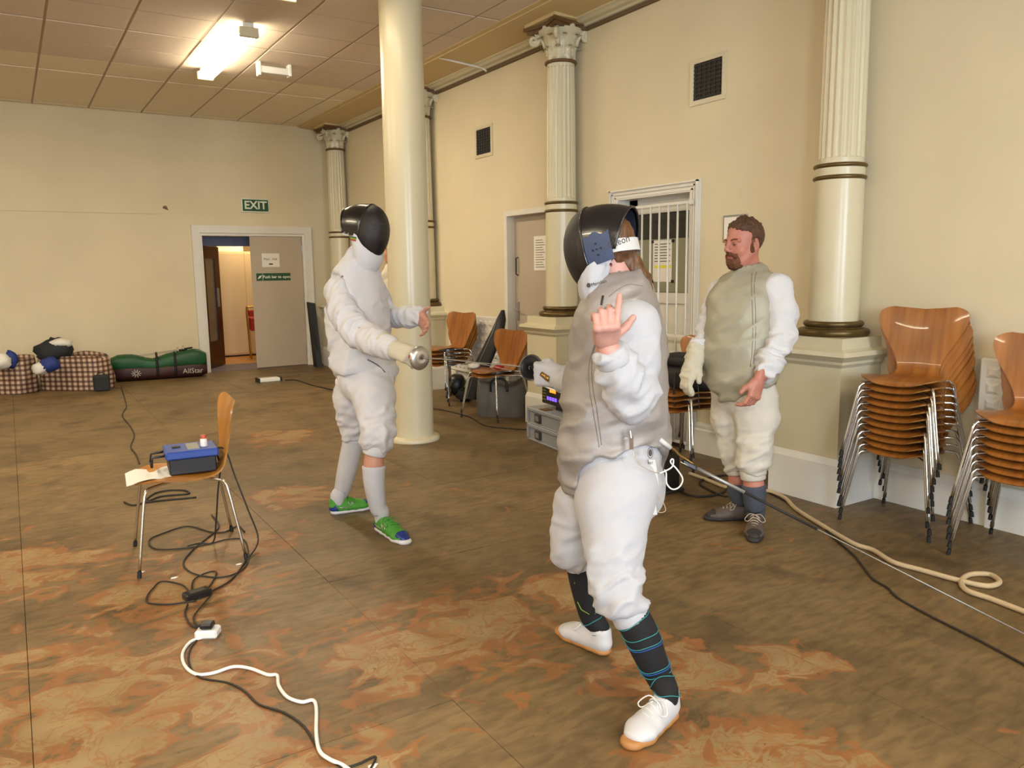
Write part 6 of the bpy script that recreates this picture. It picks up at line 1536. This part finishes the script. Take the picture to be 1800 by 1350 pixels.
# ================================================================== bearded man
def man():
    t0 = thing('person', 'bearded man without a mask standing beside the pedestal in worn grey vest', 'person', on_z(1310, 930))
    f = unit((-1, -.12, 0)); l = np.cross(Z3, f)        # l points towards the camera (-Y)
    trunk = [(J(1308, 695, 4.56), .140, 1.30), (J(1302, 665, 4.56), .160, 1.22), (J(1299, 620, 4.56), .160, 1.22), (J(1302, 575, 4.56), .152, 1.30), (J(1307, 530, 4.56), .138, 1.48), (J(1313, 502, 4.56), .100, 1.62), (J(1316, 482, 4.56), .070, 1.2)]
    shL, shR = J(1362, 510, 4.44), J(1268, 520, 4.70)
    armL = [(shL, .092), (J(1372, 548, 4.42), .090), (J(1374, 592, 4.40), .080), (J(1355, 632, 4.33), .070), (J(1338, 660, 4.28), .056)]
    armR = [(shR, .086), (J(1256, 555, 4.70), .080), (J(1243, 590, 4.68), .070), (J(1230, 612, 4.64), .062), (J(1222, 630, 4.60), .056)]
    legL = [(J(1327, 700, 4.50), .122), (J(1330, 735, 4.48), .118), (J(1326, 785, 4.46), .092), (J(1324, 812, 4.46), .084), (J(1323, 832, 4.47), .068)]
    legR = [(J(1288, 700, 4.64), .122), (J(1285, 735, 4.64), .108), (J(1290, 785, 4.64), .084), (J(1293, 808, 4.64), .076), (J(1295, 826, 4.64), .062)]
    shinL = [(J(1323, 828, 4.47), .062), (J(1325, 855, 4.48), .064), (J(1327, 885, 4.50), .056), (ank((3.545, 2.985), (3.285, 2.775), .11), .050), (ank((3.545, 2.985), (3.285, 2.775), .05), .046)]
    shinR = [(J(1295, 822, 4.64), .056), (J(1297, 845, 4.65), .060), (J(1298, 872, 4.66), .052), (ank((3.615, 3.055), (3.372, 3.215), .11), .048), (ank((3.615, 3.055), (3.372, 3.215), .05), .044)]
    hc = J(1307, 428, 4.53); hya = math.radians(174); hf = unit(np.array([math.cos(hya), math.sin(hya), 0])+Z3*-.10); hu = unit(Z3-hf*(Z3@hf)); hl = np.cross(hu, hf)
    lo, hi = bbox(trunk, armL, armR, legL, legR, shinL, shinR, m=.05); hi[2] = hc[2]-.10; lo[2] = -.02; fd = Field(lo, hi, .009)
    fd.chain(trunk, .05, -.03, l); [fd.chain(c, .03, -.018) for c in (armL, armR, legL, legR)]; [fd.chain(c, .02, -.009) for c in (shinL, shinR)]
    fd.cone(trunk[-1][0], hc-hf*.02-hu*.05, .066, .06, .03)
    V, F = fd.surf(); V = relax(V, F, 1)
    fh = Field(hc-np.array([.17, .17, .24]), hc+np.array([.17, .17, .17]), .0042); head_field(fh, hc, hf, hl, hu, 1.10, trunk[-1][0]); V1, F1 = fh.surf(); V1 = relax(V1, F1, 1, .4)
    W_, R_, U_ = np.array(FW), np.array(RT), np.array(UP)
    wl = J(1334, 668, 4.26); fh = Field(wl-.18, wl+.18, .0035)
    hand(fh, wl, unit(-U_*.92-R_*.30-W_*.05), unit(-R_*.80+U_*.25-W_*.5), unit(-W_*.75+R_*.55), ((.35, .7, .5), (.5, .8, .5), (.55, .9, .5), (.6, .9, .5)), ((.75, .6, -.25), (.9, .35, -.25)), 1.08, 1.15, .08, -.05)
    V2, F2 = fh.surf(); V2 = relax(V2, F2, 1, .4)
    n1 = len(V); n2 = n1+len(V1)
    to_obj('body', np.concatenate([V, V1, V2]), np.concatenate([F, F1+n1, F2+n2]), 'skin_ruddy', t0)
    sc = 1.10; face_bits(t0, hc, hf, hl, hu, 'beard', sc)
    G = lambda a, b, d: hc+sc*(hf*a+hl*b+hu*d)
    # hair
    fd = Field(hc-.18, hc+.20, .0045)
    fd.ell(G(-.014, 0, .036), (.106*sc, .085*sc, .099*sc), (hf, hl, hu), .0)
    fd.cut(G(.058, 0, .062), unit(hf*.85-hu*.52), .02)
    fd.cut(G(-.05, 0, -.035), unit(-hu+hf*.1), .01)
    for s_ in (-1, 1): fd.ell(G(.055, s_*.075, .005), (.066*sc, .05*sc, .065*sc), (hf, hl, hu), .012, op='d'); fd.ell(G(-.012, s_*.085, -.01), (.026*sc, .03*sc, .036*sc), (hf, hl, hu), .006, op='d')
    V, F = fd.surf(); V = relax(V, F, 1); N = vnorm(V, F); up_w = np.clip((V-hc)@hu/.1, 0, 1)[:, None]
    V = V + N*((vnoise(V*75)-.45)[:, None]*.010*(.4+up_w)) + (hf*.5+hu)*((np.maximum(0, vnoise(V*60+3)-.5))[:, None]*.02*up_w)
    to_obj('hair', V, F, 'hair_brown', t0)
    # beard, moustache, sideburns
    fd = Field(hc-np.array([.18]*3), hc+.18, .004)
    fd.ell(G(.060, 0, -.098), (.042*sc, .046*sc, .036*sc), (hf, hl, hu), .02); fd.ell(G(.075, 0, -.085), (.028*sc, .036*sc, .026*sc), (hf, hl, hu), .02)
    for s_ in (-1, 1):
        fd.cone(G(.104, s_*.006, -.043), G(.086, s_*.034, -.056), .0078*sc, .0085*sc, .01); fd.cone(G(.086, s_*.034, -.056), G(.072, s_*.036, -.085), .009*sc, .013*sc, .01)
        fd.cone(G(-.002, s_*.074, .045), G(.012, s_*.071, -.04), .010*sc, .012*sc, .006)
    fd.ell(G(.104, 0, -.062), (.016*sc, .019*sc, .0095*sc), (hf, hl, hu), .004, op='d')
    V, F = fd.surf(); V = relax(V, F, 1); N = vnorm(V, F); V = V+N*((vnoise(V*110)-.5)[:, None]*.008)
    to_obj('beard', V, F, 'beard', t0)
    MB().tube(catmull([Vector(G(.098, -.017, -.060)), Vector(G(.103, 0, -.0655)), Vector(G(.098, .017, -.060))], 4), .0042, 6).build('lips', 'lip', t0, True)
    # jacket
    lo, hi = bbox(trunk, armL, armR); fd = Field(lo, hi, .009)
    fd.chain(trunk, .05, -.022, l); fd.chain(armL, .02); fd.chain(armR, .02); fd.cone(shL, trunk[-3][0], .085, .06, .03); fd.cone(shR, trunk[-3][0], .085, .06, .03)
    for a in (armL, armR): fd.cut(a[-1][0], unit(a[-1][0]-a[-2][0]), 0, a[-1][0]-.09, a[-1][0]+.09)
    finish(fd, 'jacket', 'cloth_bright', t0, 2, [(armL[0][0], armL[1][0], .012, 12, 8), (armL[1][0], armL[2][0], .018, 20, 9), (armL[2][0], armL[4][0], .026, 26, 10), (armR[0][0], armR[1][0], .014, 16, 8), (armR[1][0], armR[4][0], .022, 26, 10), (trunk[0][0], trunk[-1][0], .0, 6, 5)], 9)
    # grey vest
    lo, hi = bbox(trunk, m=.09); lo[2] -= .1; fd = Field(lo, hi, .008)
    fd.chain(trunk, .05, .006, l); fd.cone(shL-l*.02, trunk[-3][0], .086, .07, .04); fd.cone(shR+l*.02, trunk[-3][0], .086, .07, .04)
    fd.cone(trunk[-1][0]-Z3*.01, trunk[-1][0]+Z3*.035+f*.01, .078, .070, .02)
    fd.cone(trunk[-1][0]+Z3*.022+f*.01, trunk[-1][0]+Z3*.15+f*.01, .063, .072, .0, op='d')
    fd.cone(trunk[0][0]+f*.06+Z3*.02, trunk[0][0]+f*.09-Z3*.02, .10, .06, .05, l, 1.15)
    for sh, arm, sg in ((shL, armL, 1), (shR, armR, -1)):
        fd.cone(sh+l*sg*.09+Z3*.02, arm[1][0]+l*sg*.06, .10, .095, .012, op='d'); fd.cone(sh+l*sg*.03-Z3*.03, arm[1][0]+l*sg*.02, .088, .085, .010, op='d')
    for sg in (-1, 1): fd.ell(trunk[0][0]+l*sg*.205-Z3*.045, (.32, .165, .125), (f, l, Z3), .012, op='d')
    fd.cut(trunk[0][0]-Z3*.02, -Z3, .01)
    vest = finish(fd, 'metallic_vest', 'lame_worn', t0, 1, [(trunk[0][0], trunk[3][0], .022, 14, 7), (trunk[3][0], trunk[-1][0], .014, 11, 7)], 11)
    for uv in (((1330, 478), (1326, 500), (1328, 550), (1328, 600), (1324, 640)), ((1322, 480), (1321, 505), (1323, 555), (1323, 600), (1319, 645))):
        q = stick(vest, uv, -.0005)
        if len(q) > 3: MB().tube(q, .002, 5).build('front_seam', 'lame_seam', vest, True)
    nk = [Vector(trunk[-1][0]+Z3*(.036-.012*math.cos(a))+f*.010 + (f*math.cos(a)*.068+l*math.sin(a)*.068)) for a in [2*PI*k/24 for k in range(24)]]
    MB().tube(nk, .006, 6, closed=True).build('collar_binding', 'black_nylon', vest, True)
    # breeches
    lo, hi = bbox(trunk[:2], legL, legR); fd = Field(lo, hi, .009)
    fd.cone(trunk[0][0], trunk[1][0]+Z3*.02, .148, .142, .05, l, 1.28); fd.chain(legL, .03); fd.chain(legR, .03); fd.cut(trunk[1][0]+Z3*.10, Z3)
    for a in (legL, legR): fd.cut(a[-1][0], unit(a[-1][0]-a[-2][0]), 0, a[-1][0]-.1, a[-1][0]+.1)
    finish(fd, 'breeches', 'cloth_cream', t0, 2, [(trunk[0][0], legL[1][0], .012, 12, 8), (legL[1][0], legL[2][0], .018, 16, 8), (legL[2][0], legL[4][0], .026, 24, 10), (legR[1][0], legR[2][0], .018, 16, 8), (legR[2][0], legR[4][0], .026, 24, 10)], 13)
    cuff(t0, 'breeches_cuff', J(1323, 825, 4.47), J(1324, 842, 4.475), .071, .068, 'cloth_cream'); cuff(t0, 'breeches_cuff', J(1294, 818, 4.64), J(1296, 832, 4.645), .064, .062, 'cloth_cream')
    legtube('sock', [(J(1325, 851, 4.48), .066)] + shinL[2:], 'sock_grey', t0, .003); legtube('sock', [(J(1297, 849, 4.65), .061)] + shinR[2:], 'sock_grey', t0, .003)
    shoe(t0, (3.545, 2.985), (3.285, 2.775), 'shoe_taupe', 'sole_dark', 'lace_beige', label='brown grey lace-up trainer pointing at the camera', toe_m='sole_dark')
    shoe(t0, (3.615, 3.055), (3.372, 3.215), 'shoe_taupe', 'sole_dark', 'lace_beige', label='brown grey lace-up trainer pointing left', toe_m='sole_dark')
    # gloved right hand, hanging
    wg = armR[-1][0]; gx = unit(J(1204, 672, 4.55)-wg); fh = Field(wg-.24, wg+.24, .005)
    gz = unit(-W_*.6-R_*.7+U_*.1); gz = unit(gz-gx*(gz@gx)); gy = unit(np.cross(gx, gz)); gy = gy if gy@W_ < 0 else -gy
    hand(fh, wg+gx*.03, gx, gy, gz, ((.25, .5, .4), (.35, .6, .4), (.4, .6, .4), (.45, .6, .4)), ((.85, .45, -.35), (.95, .2, -.3)), 1.12, 1.4, .03, -.04)
    fh.cone(wg-gx*.075-Z3*.0, wg+gx*.04, .068, .048, .02); fh.cut(wg-gx*.07, -gx); finish(fh, 'glove', 'glove_cream', t0, 1, [(wg-gx*.08, wg+gx*.05, .012, 30, 10)], 4)
    MB().tube(catmull([J(1222, 664, 4.56), J(1227, 680, 4.55), J(1228, 705, 4.55), J(1230, 720, 4.56)], 4), .003, 5).build('glove_cord', 'black_cable', t0, True)
man()

# ================================================================== the person behind the pillar
def hidden_person():
    t0 = thing('person', 'person in white mostly hidden behind the round pillar and the left fencer', 'person', on_z(700, 745))
    T = 7.8; f = unit((-.35, -.94, 0)); l = np.cross(Z3, f)
    trunk = [(J(703, 600, T), .13, 1.3), (J(703, 560, T), .14, 1.3), (J(702, 520, T), .135, 1.4), (J(700, 485, T), .11, 1.6), (J(697, 470, T), .07, 1.2)]
    hc = J(687, 442, T); aR = [(J(683, 488, T), .075), (J(682, 530, T), .065), (J(690, 570, T-.1), .055), (J(705, 585, T-.2), .045)]; aL = [(J(725, 488, T), .075), (J(728, 530, T), .065), (J(722, 570, T-.1), .055), (J(712, 585, T-.2), .045)]
    lR = [(J(692, 610, T), .11), (J(690, 660, T), .09), (J(692, 690, T), .07), (J(694, 725, T), .05), (J(694, 738, T), .045)]; lL = [(J(714, 610, T), .11), (J(716, 660, T), .09), (J(716, 690, T), .07), (J(716, 725, T), .05), (J(716, 738, T), .045)]
    lo, hi = bbox(trunk, aR, aL, lR, lL, [(hc, .16)]); lo[2] = 0; fd = Field(lo, hi, .012)
    fd.chain(trunk, .05, -.02, l); [fd.chain(c, .03, -.012) for c in (aR, aL, lR, lL)]; head_field(fd, hc, f, l, Z3, 1.0, trunk[-1][0])
    for a, s_ in ((aR, -1), (aL, 1)): hand(fd, a[-1][0], unit(a[-1][0]-a[-2][0]), Z3, unit(f), ((.4, .5, .4),)*4, sc=1.1, fat=1.3)
    finish(fd, 'body', 'skin', t0, 1)
    fd = Field(lo, hi, .012); fd.chain(trunk, .05, .0, l); fd.chain(aR, .03); fd.chain(aL, .03); fd.cut(J(703, 620, T), -Z3); fd.cut(trunk[-1][0]+Z3*.03, Z3)
    finish(fd, 'jacket', 'cloth_cream', t0, 1, [(trunk[0][0], trunk[-1][0], .015, 12, 6)], 2)
    fd = Field(lo, hi, .012); fd.cone(trunk[0][0], trunk[1][0], .13, .12, .04, l, 1.3); fd.chain(lR[:3], .03); fd.chain(lL[:3], .03); finish(fd, 'breeches', 'cloth_cream', t0, 1, [(lR[0][0], lR[2][0], .014, 14, 7), (lL[0][0], lL[2][0], .014, 14, 7)], 3)
    fd = Field(hc-.16, hc+.16, .008); fd.ell(hc-f*.015+Z3*.04, (.108, .086, .10), (f, l, Z3)); fd.cut(hc+f*.05+Z3*.05, unit(f-Z3*.6), .02); finish(fd, 'hair', 'hair_brown', t0, 1)
    face_bits(t0, hc, f, l, Z3, 'hair_brown')
    for c in (lR, lL):
        legtube('sock', c[2:], 'sock_white', t0, .002); hp = c[-1][0]; shoe(t0, hp-f*.06, hp+f*.2, 'shoe_white', 'sole_white', 'lace_white')
hidden_person()
